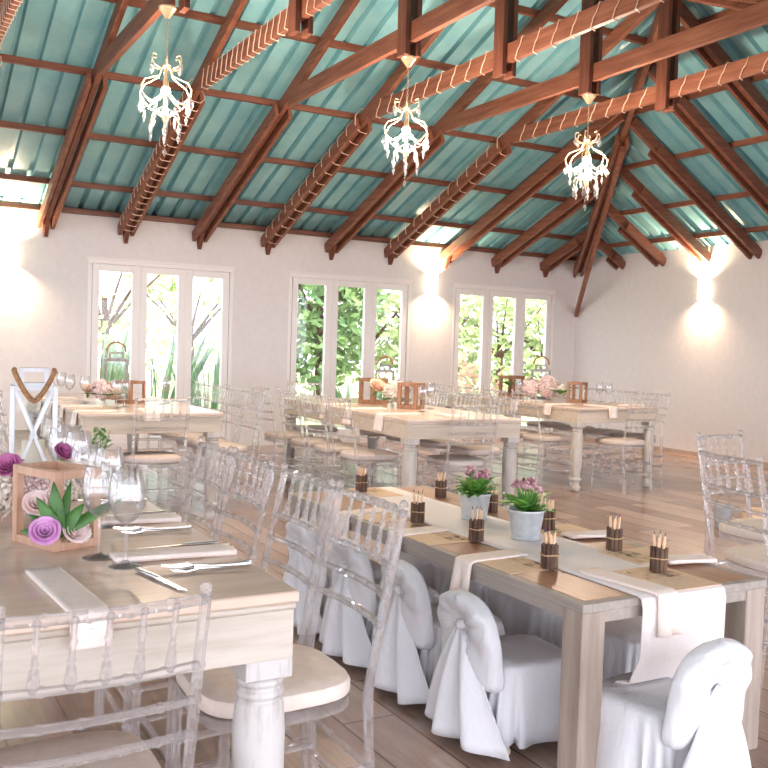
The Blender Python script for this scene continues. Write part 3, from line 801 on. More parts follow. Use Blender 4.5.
# printed kraft place mats
def paper(c, rz, label, w=.21, l=.28):
    t = empty('paper_placemat', (c[0], c[1], c[2]), rz, label, 'placemat', 'kraft paper placemats', 'thing')
    MB().box((0, 0, .0012), (l, w, .0016)).build('sheet', M['kraft'], t, smooth=False)
    MB().box((.05, 0, .0023), (l * .42, w * .8, .0004)).build('printing', M['print'], t, smooth=False)
for c, rz, lab in (((1.905, 2.43), 0, 'left side nearest the near corner'), ((1.89, 2.885), 0, 'left side, second from the near corner'), ((1.905, 3.33), 0, 'left side, third from the near corner'),
                   ((2.215, 2.09), PI / 2, 'near end, on the runner'), ((2.40, 2.82), PI, 'right side, behind the right pot'), ((2.385, 2.36), PI, 'right side nearest the near corner'), ((2.13, 3.88), PI / 2, 'far end')):
    paper((c[0], c[1], KZ + (.0055 if 'near end' in lab or 'far end' in lab else .0045 if c[0] > 2.3 else .0005)), rz, 'printed kraft paper placemat on the kids table, ' + lab, *((.2, .26) if 'end' in lab else (.2, .24)))

# twig cups with colouring pencils
def make_cup():
    t = empty('twig_cup', cat='pencil cup', kind='thing')
    b = MB()
    for k in range(10):
        a = 2 * PI * k / 10; h = .078 + .008 * noise.noise(Vector((k, .3, 0)))
        b.tube([(.021 * cos(a), .021 * sin(a), 0), (.0215 * cos(a), .0215 * sin(a), h * .5), (.022 * cos(a), .022 * sin(a), h)], [.0072, .0068, .0064], 7)
    b.lathe([(.019, .002), (.019, .006)], 12)
    b.build('twigs', M['bark'], t)
    MB().tube([(.0295 * cos(2 * PI * k / 20), .0295 * sin(2 * PI * k / 20), .045 + .001 * sin(k)) for k in range(20)], .0022, 5, closed=True).build('twine_band', M['twine'], t)
    return t
tips = [plain('pencil_lead_%d' % i, srgb(*c), None, rough=.4) for i, c in enumerate(((70, 120, 84), (150, 60, 66), (92, 60, 110), (64, 50, 46), (190, 120, 70)))]
def make_pencil(m):
    o = MB().lathe([(.0044, 0), (.0044, .086), (.0022, .106)], 6).build('colouring_pencil', M['pencil']); o['category'] = 'pencil'; o['kind'] = 'thing'
    MB().lathe([(.0025, .1055), (.0008, .117)], 6).build('pencil_tip', m, o)
    return o
cup, pens = Kind(make_cup()), [Kind(make_pencil(m)) for m in tips]
cups = [((1.945, 2.335), 'left of the runner, nearest the camera'), ((1.965, 2.775), 'left of the runner, before the left pot'), ((1.945, 3.155), 'left of the runner, third from the near end'),
        ((2.09, 3.91), 'at the far left end of the kids table'), ((2.40, 3.69), 'at the far right end of the kids table'), ((2.395, 3.275), 'behind the left potted plant'),
        ((2.36, 2.85), 'behind the right potted plant'), ((2.34, 2.46), 'right of the runner, before the right edge'), ((2.244, 2.155), 'on the runner at the near end')]
for i, (c, lab) in enumerate(cups):
    tz = KZ + (.0062 if abs(c[0] - 2.145) < .21 else .001)
    if i in (6, 7): tz = KZ + .0075
    if i == 8 or i == 3: tz = KZ + .009
    cup((c[0], c[1], tz), i * .7, 'dark twig pencil cup ' + lab, 'twig pencil cups')
    for k in range(6):
        a = 2 * PI * k / 6 + i; r = .0095
        o = pens[(k + i) % 5]((c[0] + r * cos(a) * (.4 if k == 5 else 1), c[1] + r * sin(a) * (.4 if k == 5 else 1), tz + .008 + .009 * random.random()), a, 'colouring pencil standing in the twig cup ' + lab, 'pencils in the cup ' + lab)
        o.rotation_euler = (.1 * sin(a) * -1, .1 * cos(a), 0)

# potted pink plants
def make_pot(seed):
    rnd = random.Random(seed); t = empty('potted_plant', cat='potted plant', kind='thing')
    MB().lathe([(.046, 0), (.048, .004), (.049, .012), (.046, .014), (.0475, .018), (.058, .088), (.062, .092), (.062, .097), (.057, .097), (.05, .05), (.02, .045)], 28).build('pot', M['zinc'], t)
    MB().lathe([(.056, .08), (.03, .088), (.002, .09)], 16).build('soil', M['bark'], t)
    b = MB()
    for k in range(34):
        a = rnd.random() * 2 * PI; e = rnd.uniform(.1, 1.1); L = rnd.uniform(.05, .085)
        d = (cos(a) * cos(e), sin(a) * cos(e), sin(e)); p = (.02 * cos(a), .02 * sin(a), .09 + .02 * rnd.random())
        b.leaf(p, d, (0, 0, 1), L, L * .62, .25)
    b.build('foliage', M['leaf2'], t, solid=.0012)
    st = MB(); heads = []
    for k in range(13):
        a = 2 * PI * k / 13 + rnd.random() * .4; r = rnd.uniform(.005, .05); z = .165 + .03 * rnd.random() - r * .4
        st.tube([(.3 * r * cos(a), .3 * r * sin(a), .09), (r * cos(a), r * sin(a), z)], .0018, 5); heads.append((r * cos(a), r * sin(a), z))
    st.build('stems', M['leaf2'], t)
    f1 = MB(); f2 = MB()
    for h in heads:
        for q in range(16):
            a = rnd.random() * 2 * PI; e = rnd.uniform(-.3, 1.4); R = rnd.uniform(.007, .017)
            p = (h[0] + R * cos(a) * cos(e), h[1] + R * sin(a) * cos(e), h[2] + R * sin(e)); (f1 if rnd.random() < .55 else f2).ball(p, (.0055, .0055, .0048), 6, 4)
    f1.build('flowers', plain('dusky_pink_petals', srgb(150, 92, 100), srgb(196, 138, 148), 60, .7), t); f2.build('flowers', plain('pale_pink_petals', srgb(222, 190, 190), srgb(200, 152, 160), 60, .7), t)
    pk = MB()
    for k in range(2): pk.bar((.03 + .012 * k, -.03 + .01 * k, .09), (.034 + .014 * k, -.036 + .012 * k, .15 + .006 * k), .006, .002, (1, 0, 0))
    pk.build('plant_tag', M['pencil'], t, smooth=False)
    return t
p_ = make_pot(3); p_.scale = (1.12,) * 3; tag(p_, 'pink flowering plant in a pale metal pot, left one on the kids table').location = (2.212, 3.144, KZ + .006)
p_ = make_pot(8); p_.scale = (1.14,) * 3; tag(p_, 'pink flowering plant in a pale metal pot, right one on the kids table').location = (2.167, 2.745, KZ + .006)
o = MB(); o.tube([(0, 0, .0), (.004, .002, .08), (.003, 0, .15)], .0016, 5); ob = o.build('dried_seed_head', M['twine'], loc=(2.33, 2.98, KZ + .006))
MB().ball((.003, 0, .168), (.009, .009, .022), 8, 8).build('head', M['wine'], ob)
tag(ob, 'dark dried seed head standing between the two potted plants', 'dried flower', kind='thing')

# ------------------------------------------------------------------ table settings: glasses, cutlery, napkins
def make_glass(h=.205, r=.04):
    o = empty('wine_glass', cat='wine glass', kind='thing')
    hb = h * .46
    MB().lathe([(.036, 0), (.036, .002), (.012, .006), (.006, .012)], 20).build('foot', M['glass'], o)
    MB().lathe([(.006, .012), (.0042, .03), (.0042, hb - .012), (.007, hb - .002)], 10, cap=False).build('stem', M['glass'], o)
    P = [(.007, hb - .002), (.024, hb + .01), (r * .92, hb + .035), (r, hb + .058), (r * .93, hb + .085), (r * .8, h)]
    MB().lathe(P + [(a - .0014, z + (.002 if i else .003)) for i, (a, z) in list(enumerate(P))[::-1]], 24, cap=False).build('bowl', M['glass'], o)
    return o
gl = Kind(make_glass())
GG = 'stemmed wine glasses'
for k, (x, y, lab) in enumerate(((.505, 2.02, 'large wine glass on the near left table, nearest the camera'), (.47, 2.12, 'wine glass just behind the nearest one on the near left table'),
        (.57, 2.47, 'wine glass at the second place of the near left table, right one'), (.53, 2.57, 'wine glass at the second place of the near left table, left one'),
        (.58, 2.92, 'wine glass at the third place of the near left table, right one'), (.55, 3.03, 'wine glass at the third place of the near left table, left one'),
        (.59, 3.4, 'wine glass at the fourth place of the near left table, right one'))):
    gl((x, y, .76), 0, lab, GG)
for x, y, lab in ((1.57, 6.62, 'wine glass on the back left table, before the flowers'), (1.65, 6.72, 'second wine glass before the flowers on the back left table'), (2.0, 7.0, 'wine glass right of the wooden box on the back left table'),
        (2.08, 7.12, 'second wine glass right of the wooden box on the back left table'), (1.45, 7.1, 'wine glass left of the flowers on the back left table'), (1.38, 7.3, 'second wine glass left of the flowers on the back left table'),
        (1.4, 7.75, 'farthest wine glass on the left side of the back left table'),
        (3.76, 6.08, 'wine glass before the right wooden box on the middle table'), (4.0, 6.35, 'wine glass on the right side of the middle table, nearest the camera'), (4.06, 6.45, 'second wine glass on the right side of the middle table'),
        (4.08, 6.85, 'third wine glass on the right side of the middle table'),
        (6.38, 7.0, 'left wine glass of the pair right of the wooden box on the back right table'), (6.36, 6.85, 'right wine glass of the pair right of the wooden box on the back right table'), (5.85, 7.6, 'wine glass left of the flowers on the back right table')):
    gl((x, y, .76), 0, lab, GG)
# cutlery: lies along +x
def make_fork():
    o = empty('fork', cat='fork', kind='thing'); b = MB()
    b.tube([(0, 0, .006), (.03, 0, .004), (.08, 0, .003), (.13, 0, .007)], [.005, .004, .0028, .004], 6); b.build('handle', M['steel'], o)
    b = MB()
    b.tube([(.13, 0, .007), (.14, 0, .007)], [.005, .009], 6)
    for k in range(3): b.tube([(.138, (k - 1) * .0075, .007), (.16, (k - 1) * .0085, .005), (.19, (k - 1) * .0085, .009)], [.0022, .002, .0012], 5)
    b.build('tines', M['steel'], o); return o
def make_knife():
    o = empty('knife', cat='knife', kind='thing')
    MB().bar((0, 0, .005), (.09, 0, .005), .012, .008).build('handle', M['steel'], o, bevel=.003)
    MB().add([(.09, -.007, .002), (.19, -.008, .002), (.205, .004, .002), (.09, .007, .002), (.09, -.007, .006), (.19, -.008, .0035), (.205, .004, .0035), (.09, .007, .006)], [(3, 2, 1, 0), (4, 5, 6, 7), (0, 1, 5, 4), (1, 2, 6, 5), (2, 3, 7, 6), (3, 0, 4, 7)]).build('blade', M['steel'], o, smooth=False); return o
fk, kn = Kind(make_fork()), Kind(make_knife())
NT = .76
napkin((.335, 2.03), (.36, 1.69), .06, NT, .07, 'cream napkin hanging over the head end of the near left table')
kn((.515, 1.96, NT + .001), -1.35, 'steel knife beside the head place of the near left table', 'steel knives')
for k, y in enumerate((2.07, 2.5, 2.94, 3.38)):
    nm = ('first', 'second', 'third', 'fourth')[k]
    flatnap((.49, y), (.765, y), NT, .075, 'cream napkin at the %s right side place of the near left table' % nm)
    fk((.76, y - .135, NT + .001), PI + .16, 'fork nearer the head at the %s right place of the near left table' % nm, 'steel forks')
    fk((.745, y - .175, NT + .0075), PI - .2, 'fork crossing another at the %s right place of the near left table' % nm, 'steel forks')
    kn((.76, y + .085, NT + .001), PI, 'steel knife beyond the napkin at the %s right place, near left table' % nm, 'steel knives')
for k, y in enumerate((6.33, 6.78, 7.25, 7.7)):
    napkin((1.5, y), (1.24, y), .1, NT, .1, 'beige napkin off the back left table, %s on its left side' % ('first', 'second', 'third', 'fourth')[k])
napkin((1.72, 6.5), (1.7, 6.18), .06, NT, .1, 'beige napkin hanging over the near end of the back left table')
for k, y in enumerate((5.87, 6.4, 6.9)):
    napkin((3.6, y), (3.305 + (y - 5.43) * .04 - .045, y), .12, NT, .11, 'beige napkin off the middle table, %s on its left side' % ('first', 'second', 'third')[k])
flatnap((3.72, 5.5), (3.74, 5.8), NT, .1, 'beige napkin at the near end of the middle table')
for k, y in enumerate((6.8, 7.3)):
    napkin((5.85, y), (5.58, y), .1, NT, .11, 'beige napkin off the back right table, %s on its left side' % ('first', 'second')[k])
napkin((5.97, 6.7), (5.99, 6.39), .1, NT, .11, 'beige napkin hanging over the near end of the back right table')
flatnap((6.3, 6.6), (6.55, 6.6), NT, .1, 'beige napkin at the near right corner of the back right table')

# ------------------------------------------------------------------ centrepieces
def frame_box(c, w, d, h, bt, rz, label, mat, tz=NT):
    t = empty('wooden_frame_box', (c[0], c[1], tz), rz, label, 'wooden box', 'open wooden frame boxes', 'thing')
    for sx in (-1, 1):
        for sy in (-1, 1): MB().box((sx * (w - bt) / 2, sy * (d - bt) / 2, h / 2), (bt, bt, h)).build('upright', mat, t, bevel=.0015)
    for z in (bt / 2, h - bt / 2):
        for sy in (-1, 1): MB().box((0, sy * (d - bt) / 2, z), (w - 2 * bt, bt, bt)).build('rail', mat, t, bevel=.0015)
        for sx in (-1, 1): MB().box((sx * (w - bt) / 2, 0, z), (bt, d - 2 * bt, bt)).build('rail', mat, t, bevel=.0015)
    return t
frame_box((.411, 2.308), .125, .18, .185, .02, .38, 'open wooden frame box with roses, nearest the camera on the near left table', M['box'])
frame_box((.335, 3.72), .13, .16, .17, .02, .3, 'open wooden frame box left of the white lantern, at the left edge', M['box'])
frame_box((1.80, 7.15), .16, .16, .17, .02, .5, 'brown wooden frame box on the back left table', M['boxdark'])
frame_box((3.83, 7.0), .19, .17, .22, .03, .3, 'brown wooden frame box left of the flowers on the middle table', M['boxdark'])
frame_box((3.86, 6.42), .17, .17, .21, .03, .6, 'brown wooden frame box right of the flowers on the middle table', M['boxdark'])
frame_box((6.17, 8.15), .2, .2, .22, .03, .3, 'brown wooden frame box with greenery on the back right table', M['boxdark'])
frame_box((6.2, 7.12), .2, .15, .2, .025, .55, 'brown wooden frame box right of the flowers on the back right table', M['boxdark'])

def rose_mesh(R, seed, h=.8):
    rnd = random.Random(seed); b = MB()
    for ring, (n, r0, tilt, L) in enumerate(((3, .14, .04, .95), (4, .32, .08, .98), (5, .5, .2, .98), (6, .66, .42, .95))):
        for k in range(n):
            a = 2 * PI * k / n + ring * .7 + rnd.random() * .2; wid = 2 * PI / n * .8; rows = []
            for i in range(6):
                s = i / 5; row = []
                for j in range(7):
                    q = (j / 6 - .5) * 2; aa = a + q * wid * (.78 + .22 * sin(PI * s))
                    rad = R * (r0 * (.45 + .55 * s) + tilt * s * s * .75 + .06 * s * s * (1 - q * q))
                    z = R * h * (L * s * (1 - .28 * tilt * s) - .10 * q * q * s) - R * .25 * tilt
                    row.append((rad * cos(aa), rad * sin(aa), z))
                rows.append(row)
            b.grid(rows)
    return b
def rose(loc, R, mat, label, lean=(0, 0), seed=1, grp='roses in the centrepieces'):
    o = rose_mesh(R, seed).build('rose', mat, loc=loc, solid=.0012, ang=80); o.rotation_euler = (lean[0], lean[1], 0)
    MB().lathe([(.001, -R * 1.0), (R * .1, -R * .9), (R * .22, -R * .25), (R * .3, -R * .05)], 10).build('calyx', M['leaf'], o)
    return tag(o, label, 'rose', grp, 'thing')
def leaves(name, p, specs, mat, label, cat='foliage', up=None):
    b = MB()
    for (a, e, L, W) in specs: b.leaf((0, 0, 0), (cos(a) * cos(e), sin(a) * cos(e), sin(e)), up or ((0, 0, 1) if e < 1.3 else (cos(a + 2), sin(a + 2), .2)), L, W, .22, 8)
    o = b.build(name, mat, loc=p, solid=.0012, ang=80); return tag(o, label, cat, None, 'thing')
def hydrangea(loc, R, mat, label, seed, grp='flower heads on the tables'):
    rnd = random.Random(seed); b = MB(); n = int(60 + R * 600)
    for k in range(n):
        z = 1 - 2 * (k + .5) / n; a = 2.39996 * k; rr = math.sqrt(1 - z * z); nv = Vector((rr * cos(a), rr * sin(a), z))
        c = nv * R * (.92 + .2 * rnd.uniform(-1, 1)); t1 = nv.orthogonal().normalized(); t2 = nv.cross(t1); q = rnd.random() * 2
        for j in range(4):
            g = q + j * PI / 2; d = t1 * cos(g) + t2 * sin(g); e = t1 * -sin(g) + t2 * cos(g); s = R * .3 * rnd.uniform(.8, 1.25)
            b.add([c, c + d * s * .6 + e * s * .42 + nv * s * .1, c + d * s + nv * s * .35, c + d * s * .6 - e * s * .42 + nv * s * .1], [(0, 1, 2, 3)])
    o = b.build('flower_head', mat, loc=loc, solid=.001, ang=80)
    MB().ball((0, 0, 0), R * .72, 10, 8).build('flower_core', mat, o)
    return tag(o, label, 'flower', grp, 'thing')
camd = math.atan2(-2.2, -.4)
rose((.362, 2.168, .812), .034, M['mauve'], 'mauve rose at the front corner of the near wooden box', (.95, -.25), 3)
rose((.428, 2.192, .80), .03, M['blush'], 'blush rose right of the mauve rose, in the near wooden box', (.8, .3), 4)
rose((.372, 2.34, .845), .034, M['blush'], 'pale blush rose deep inside the near wooden box, left', (.9, -.2), 5)
hydrangea((.455, 2.24, .79), .022, M['ivory'], 'small ivory flower at the right corner of the near wooden box', 4)
leaves('lily_leaves', (.398, 2.19, .80), [(camd - .5, 1.3, .125, .038), (camd + 1.9, 1.42, .125, .026), (camd + 1.45, .62, .165, .03), (camd - 1.25, .7, .085, .034), (camd - 1.4, .25, .085, .034), (camd + 1.2, 1.0, .09, .036), (camd - .9, 1.0, .105, .036)], M['leaf'], 'dark green lily leaves springing from the near wooden box', up=(-.3, -1, .5))
# flowers around the lantern
hydrangea((.28, 2.62, .83), .068, M['ivory'], 'large ivory hydrangea left behind the near wooden box', 11)
hydrangea((.42, 2.66, .82), .05, M['blush'], 'blush hydrangea directly behind the near wooden box', 12)
hydrangea((.52, 2.75, .835), .05, M['ivory'], 'ivory hydrangea right behind the near wooden box', 13)
hydrangea((.38, 2.95, .835), .06, M['blush'], 'blush hydrangea before the white lantern', 17)
rose((.345, 2.62, .90), .036, M['magenta'], 'magenta flower above the left end of the near wooden box', (.7, -.5), 7)
rose((.535, 2.9, .895), .036, M['magenta'], 'magenta flower right behind the near wooden box, before the fish bowl', (.6, .3), 8)

# white lantern
def lantern(c, w, h, rz, label, mat, handle, tz=NT, cross=True):
    t = empty('lantern', (c[0], c[1], tz), rz, label, 'lantern', None, 'thing'); bt = w * .1
    for sx in (-1, 1):
        for sy in (-1, 1): MB().box((sx * (w - bt) / 2, sy * (w - bt) / 2, h / 2), (bt, bt, h)).build('upright', mat, t, bevel=.0015)
    b = MB(); b.box((0, 0, bt / 2), (w, w, bt)); b.build('base', mat, t, bevel=.002)
    b = MB()
    for s in (-1, 1): b.box((0, s * (w - bt) / 2, h - bt / 2), (w - 2 * bt, bt, bt)); b.box((s * (w - bt) / 2, 0, h - bt / 2), (bt, w - 2 * bt, bt))
    b.build('top_rim', mat, t)
    # cap: smaller storey above the rim
    b = MB(); ch_ = h * .16; cw = w * .62
    b.box((0, 0, h + .004), (w * .8, w * .8, .008)); b.box((0, 0, h + ch_), (cw, cw, .012))
    for sx in (-1, 1):
        for sy in (-1, 1): b.box((sx * (cw - .014) / 2, sy * (cw - .014) / 2, h + ch_ / 2), (.014, .014, ch_ - .012))
    b.build('cap', mat, t)
    if cross:
        for sg in (-1, 1):
            for ang in (0, PI / 2):
                p, q = Vector((sg * 0, 0, 0)), None
                b = MB()
                for s in (-1, 1):
                    P0 = Vector((s * (w / 2 - bt), sg * (w - bt) / 2, bt)); P1 = Vector((-s * (w / 2 - bt), sg * (w - bt) / 2, h - bt))
                    if ang: P0, P1 = Vector((P0.y, P0.x, P0.z)), Vector((P1.y, P1.x, P1.z))
                    b.bar(P0, P1, bt * .7, bt * .7, (0, 1, 0) if not ang else (1, 0, 0))
                b.build('cross_brace', mat, t)
    for ang in (0, 1):
        for sg in (-1, 1):
            d = (w - 2 * bt, .002, h - 2 * bt) if not ang else (.002, w - 2 * bt, h - 2 * bt); o_ = (0, sg * (w / 2 - bt * .5), h / 2) if not ang else (sg * (w / 2 - bt * .5), 0, h / 2)
            MB().box(o_, d).build('glass_pane', M['pane'], t, smooth=False)
    y = -w * .42
    if handle == 'down':
        P = []
        for k in range(17):
            s = k / 8 - 1; P.append((s * w * .42, y - .035 - .006 * cos(s * 2), h + ch_ * .95 - ch_ * 1.9 * (1 - abs(s) ** 1.5)))
        P = [(-w * .42, y + .03, h + ch_)] + P + [(w * .42, y + .03, h + ch_)]
        MB().tube(P, .009, 8).build('rope_handle', M['rope'], t)
    else:
        MB().tube([(w * .4 * cos(PI * k / 12), 0, h + ch_ + .008 + w * .42 * sin(PI * k / 12)) for k in range(13)], .008, 8).build('rope_handle', M['rope'], t)
    return t
lantern((.518, 3.36), .15, .325, -.15, 'white wooden lantern with crossed sides and rope handle on the near left table', M['lantern'], 'down')
o = MB().lathe([(.038, 0), (.038, .115), (.034, .12), (.012, .117), (.002, .116)], 20).build('pillar_candle', M['candle'], loc=(.518, 3.36, NT + .0175))
MB().tube([(0, 0, .115), (.001, 0, .128)], .0012, 5).build('wick', M['ink'], o); tag(o, 'cream pillar candle inside the white lantern', 'candle', kind='thing')
lantern((1.83, 7.75), .19, .32, -.22, 'rustic grey metal lantern with rope handle on the back left table', M['greymetal'], 'up', cross=False)
lantern((4.06, 7.22), .17, .28, -.5, 'glass lantern with rope handle on the back middle table', M['greymetal'], 'up', cross=False)
lantern((6.22, 7.72), .2, .3, -.7, 'grey metal lantern with rope handle on the back right table', M['greymetal'], 'up', cross=False)
# fish bowl, bud vase
o = MB(); P = [(.03, 0), (.05, .008), (.072, .05), (.074, .085), (.062, .125), (.048, .14), (.052, .148)]
ob = o.lathe(P + [(r - .0025, z + .002) for r, z in P[::-1]], 28, cap=False).build('fish_bowl_vase', M['glass'], loc=(.70, 3.72, NT + .001))
MB().ball((0, 0, .04), (.045, .045, .025), 10, 6).build('moss', M['leaf'], ob)
tag(ob, 'round glass fish bowl with greenery, right of the white lantern', 'vase', kind='thing')
P = [(.026, 0), (.032, .01), (.03, .05), (.017, .08), (.016, .11), (.019, .115)]
ob = MB().lathe(P + [(r - .002, z + .002) for r, z in P[::-1]], 20, cap=False).build('bud_vase', M['glass'], loc=(.70, 3.18, NT + .001))
b = MB(); rnd = random.Random(5)
for k in range(9):
    a = rnd.random() * 6.28; b.tube([(0, 0, .02), (.01 * cos(a), .01 * sin(a), .1), (.035 * cos(a), .035 * sin(a), .15 + .05 * rnd.random())], .0012, 4)
    for q in range(5): b.leaf((.02 * cos(a), .02 * sin(a), .12 + .014 * q), (cos(a + q), sin(a + q), .8), (0, 0, 1), .035, .01)
b.build('greenery', M['leaf2'], ob)
b = MB()
for k in range(22):
    a = rnd.random() * 6.28; r = .03 * rnd.random(); b.ball((r * cos(a), r * sin(a), .125 + .035 * rnd.random()), .007, 6, 4)
b.build('blossoms', M['ivory'], ob)
tag(ob, 'small glass bud vase with white blossoms and green sprigs on the near left table', 'vase', kind='thing')

def posy(x, y, tz, specs, where):
    for k, (dx, dy, dz, R, m, kind) in enumerate(specs):
        nm = {'ivory': 'ivory', 'blush': 'blush', 'peach': 'peach'}[m]; pos = ('leftmost', 'second', 'third', 'fourth', 'fifth')[k]
        if kind == 'r': rose((x + dx, y + dy, tz + dz), R, M[m], '%s rose, %s flower of the posy on %s' % (nm, pos, where), (.7, .1), k + 2)
        else: hydrangea((x + dx, y + dy, tz + dz), R, M[m], '%s flower head, %s of the posy on %s' % (nm, pos, where), k + 20)
posy(1.6, 7.15, NT, [(-.10, .05, .08, .06, 'peach', 'r'), (-.02, -.02, .1, .07, 'blush', 'h'), (.07, .03, .09, .06, 'peach', 'h')], 'the back left table')
leaves('posy_leaves', (1.6, 7.1, NT + .05), [(k * 1.05, .35, .17, .06) for k in range(6)], M['leaf'], 'dark green leaves around the posy on the back left table')
posy(3.82, 6.7, NT, [(-.09, .06, .14, .08, 'peach', 'r'), (.0, -.06, .12, .075, 'ivory', 'h'), (.07, .0, .14, .07, 'blush', 'h')], 'the middle table')
leaves('posy_leaves', (3.84, 6.62, NT + .06), [(k * 1.05 + .3, .15, .16, .07) for k in range(6)], M['leaf'], 'dark green leaves around the posy on the middle table')
posy(6.08, 7.45, NT, [(-.13, .1, .12, .09, 'blush', 'h'), (.0, -.02, .14, .1, 'blush', 'h'), (.1, -.08, .1, .07, 'ivory', 'h')], 'the back right table')
leaves('posy_leaves', (6.14, 7.3, NT + .07), [(k * .9 + .3, .5, .16, .07) for k in range(7)], M['leaf2'], 'fresh green leaves right of the posy on the back right table')
leaves('box_greenery', (6.12, 8.1, NT + .1), [(k * .7, .6, .15, .06) for k in range(9)], M['leaf2'], 'green sprig spilling from the wooden box on the back right table')

# bucket and carton behind the chairs at the right edge
ob = empty('metal_bucket', (5.55, 4.72, 0), 0, 'small galvanised bucket on the floor behind the right edge chair', 'bucket', None, 'thing')
MB().lathe([(.05, 0), (.055, .005), (.07, .15), (.074, .155), (.074, .165), (.066, .165), (.05, .02), (.01, .015)], 24).build('pail', M['zinc'], ob)
MB().tube([(.072 * cos(PI * k / 10), .01, .15 + .09 * sin(PI * k / 10)) for k in range(11)], .003, 6).build('handle', M['steel'], ob)
ob = empty('kraft_carton', (5.72, 4.55, 0), -.5, 'small tan carton on the floor beside the galvanised bucket', 'carton', None, 'thing')
MB().box((0, 0, .07), (.2, .15, .14)).build('carton_body', M['kraft'], ob, bevel=.003)
for sy in (-1, 1): MB().box((0, sy * .105, .143), (.2, .06, .004)).build('flap', M['kraft'], ob, smooth=False)

# ------------------------------------------------------------------ garden beyond the windows
tag(MB().box((6, D + 15 + WT, -.12), (60, 30, .1)).build('ground', M['grass'], smooth=False), kind='structure')
tag(MB().box((2, -17, -.06), (50, 30.4, .1)).build('ground_front_bounce', M['bounce_paving'], smooth=False), kind='structure')  # added ground out of view, reflecting daylight onto the roof underside
tag(MB().box((-20, 5, -.06), (29.4, 12, .1)).build('ground_left', M['bounce_paving'], smooth=False), kind='structure')
def flax(x, y, n, h, label, seed):
    rnd = random.Random(seed); b = MB()
    for k in range(n):
        a = rnd.random() * 2 * PI; e = rnd.uniform(1.0, 1.5); L = h * rnd.uniform(.6, 1.05)
        b.leaf((.1 * cos(a), .1 * sin(a), 0), (cos(a) * cos(e), sin(a) * cos(e), sin(e)), (cos(a + 1.5), sin(a + 1.5), .3), L, .085, .08 * rnd.uniform(-1, 1.5), 6)
    o = b.build('flax_plant', M['flax'], loc=(x, y, -.07), solid=.003, ang=80); tag(o, label, 'plant', 'sword-leaved plants outside', 'thing')
flax(2.55, 11.9, 22, 1.6, 'tall sword-leaved plant behind the left pane of the left window', 1)
flax(3.32, 12.1, 26, 1.65, 'tall sword-leaved plant behind the middle pane of the left window', 2)
flax(4.05, 12.1, 24, 1.35, 'sword-leaved plant behind the right pane of the left window', 3)
flax(6.25, 11.8, 20, .95, 'low sword-leaved plant behind the middle window', 4)
flax(6.9, 11.9, 20, .9, 'low sword-leaved plant behind the right pane of the middle window', 6)
def shrub(x, y, r, h, n, mat, label, seed, zc=None, ls=.16, trunk=True):
    rnd = random.Random(seed); t = empty('garden_tree', (x, y, -.07), 0, label, 'tree', 'trees and bushes outside', 'thing')
    b = MB(); zc = h - r * .9 if zc is None else zc
    for k in range(n):
        v = Vector((rnd.gauss(0, 1), rnd.gauss(0, 1), rnd.gauss(0, 1))).normalized(); q = rnd.uniform(.55, 1.0)
        lump = 1 + .3 * noise.noise(v * 2.2 + Vector((seed, 0, 0)))
        p = Vector((v.x * r * q * lump, v.y * r * q * lump, zc + v.z * (h - zc) * q * lump))
        if p.z < .02: continue
        d = Vector((rnd.gauss(0, 1), rnd.gauss(0, 1), rnd.gauss(0, .7))).normalized(); s = ls * rnd.uniform(.6, 1.4); e = d.orthogonal().normalized()
        b.add([p - d * s * .5, p + e * s * .3, p + d * s * .5, p - e * s * .3], [(0, 1, 2, 3)])
    b.build('crown', mat, t, smooth=False)
    if trunk:
        tr = MB(); tr.tube([(0, 0, 0), (.05, .02, zc * .6), (0, 0, zc)], [.09, .07, .05], 8)
        for k in range(6):
            a = k * 1.05; tr.tube([(0, 0, zc * .7), (.4 * r * cos(a), .4 * r * sin(a), zc + .1), (.8 * r * cos(a), .8 * r * sin(a), zc + .5 * (h - zc))], [.04, .025, .01], 6)
        tr.build('trunk', M['bark'], t)
shrub(3.6, 16.2, 1.5, 3.4, 420, M['bush'], 'thin pale tree beyond the left window', 21, 2.0, .2)
shrub(5.5, 17.5, 1.4, 3.0, 300, M['bush'], 'sparse pale tree beyond the right pane of the left window', 22, 1.8, .2)
shrub(7.35, 15.6, 1.15, 4.2, 2600, M['bushdark'], 'dense green tree beyond the left pane of the middle window', 23, 2.3, .2)
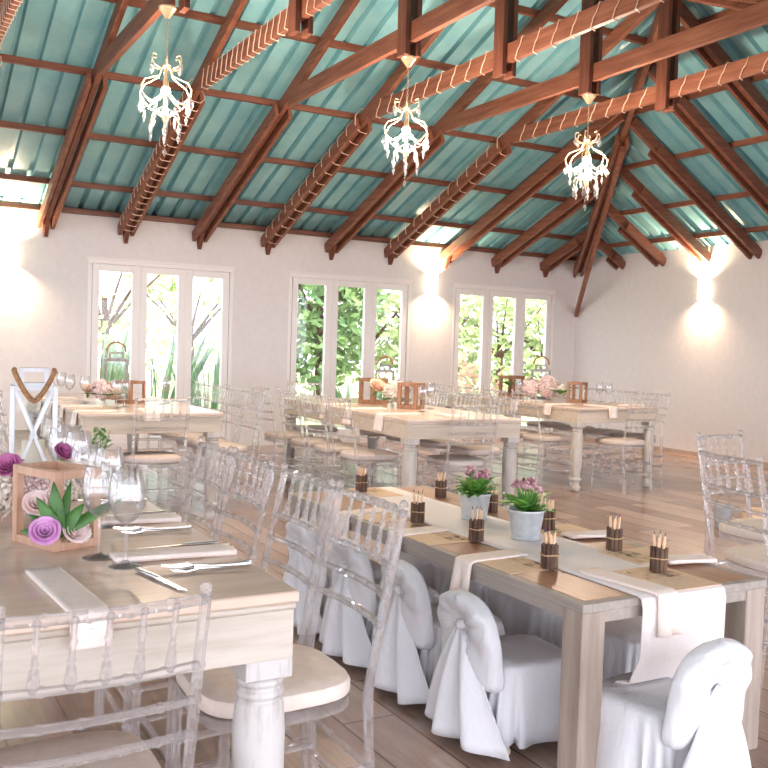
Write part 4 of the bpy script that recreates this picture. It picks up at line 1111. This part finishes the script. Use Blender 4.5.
shrub(8.8, 16.5, 1.3, 3.0, 1100, M['bush'], 'pale leafy bush beyond the middle window, right of the dense tree', 24, 1.7, .2)
shrub(10.3, 16.4, 1.2, 2.7, 900, M['bush'], 'pale leafy bush beyond the right pane of the middle window', 25, 1.5, .2)
shrub(9.2, 13.9, 1.0, 1.25, 700, M['russet'], 'low russet bush beyond the middle window', 26, .6, .14, False)
shrub(11.9, 16.2, 1.25, 3.1, 1200, M['bush'], 'leafy bush beyond the left pane of the right window', 27, 1.6, .2)
shrub(13.4, 16.6, 1.2, 2.9, 1200, M['bush'], 'leafy bush beyond the middle pane of the right window', 28, 1.5, .2)
shrub(14.6, 15.6, 1.1, 2.6, 1000, M['bush'], 'leafy bush beyond the right pane of the right window', 29, 1.4, .2)

# ------------------------------------------------------------------ daylight, exposure
w = bpy.data.worlds.new('overcast'); sc.world = w; w.use_nodes = True; nt = w.node_tree
bg = nt.nodes['Background']; bg.inputs[1].default_value = 1.0
# bright overcast sky, strongest on the open front side of the hall
tc = nt.nodes.new('ShaderNodeTexCoord'); sx_ = nt.nodes.new('ShaderNodeSeparateXYZ'); nt.links.new(tc.outputs['Generated'], sx_.inputs[0])
mr = nt.nodes.new('ShaderNodeMapRange'); mr.inputs['From Min'].default_value = .3; mr.inputs['From Max'].default_value = -.9
mr.inputs['To Min'].default_value = 3.0; mr.inputs['To Max'].default_value = 5.9; nt.links.new(sx_.outputs['Y'], mr.inputs['Value'])
vm = nt.nodes.new('ShaderNodeVectorMath'); vm.operation = 'SCALE'; vm.inputs[0].default_value = (.90, .935, 1.07)
nt.links.new(mr.outputs['Result'], vm.inputs['Scale']); nt.links.new(vm.outputs[0], bg.inputs[0])
sc.view_settings.view_transform = 'Standard'; sc.view_settings.look = 'None'; sc.view_settings.exposure = .34; sc.view_settings.gamma = 1
sc.view_settings.use_curve_mapping = False
cy = sc.cycles
cy.max_bounces = 14; cy.diffuse_bounces = 5; cy.glossy_bounces = 4; cy.transparent_max_bounces = 48; cy.transmission_bounces = 12
cy.caustics_reflective = False; cy.caustics_refractive = False; cy.sample_clamp_indirect = 6
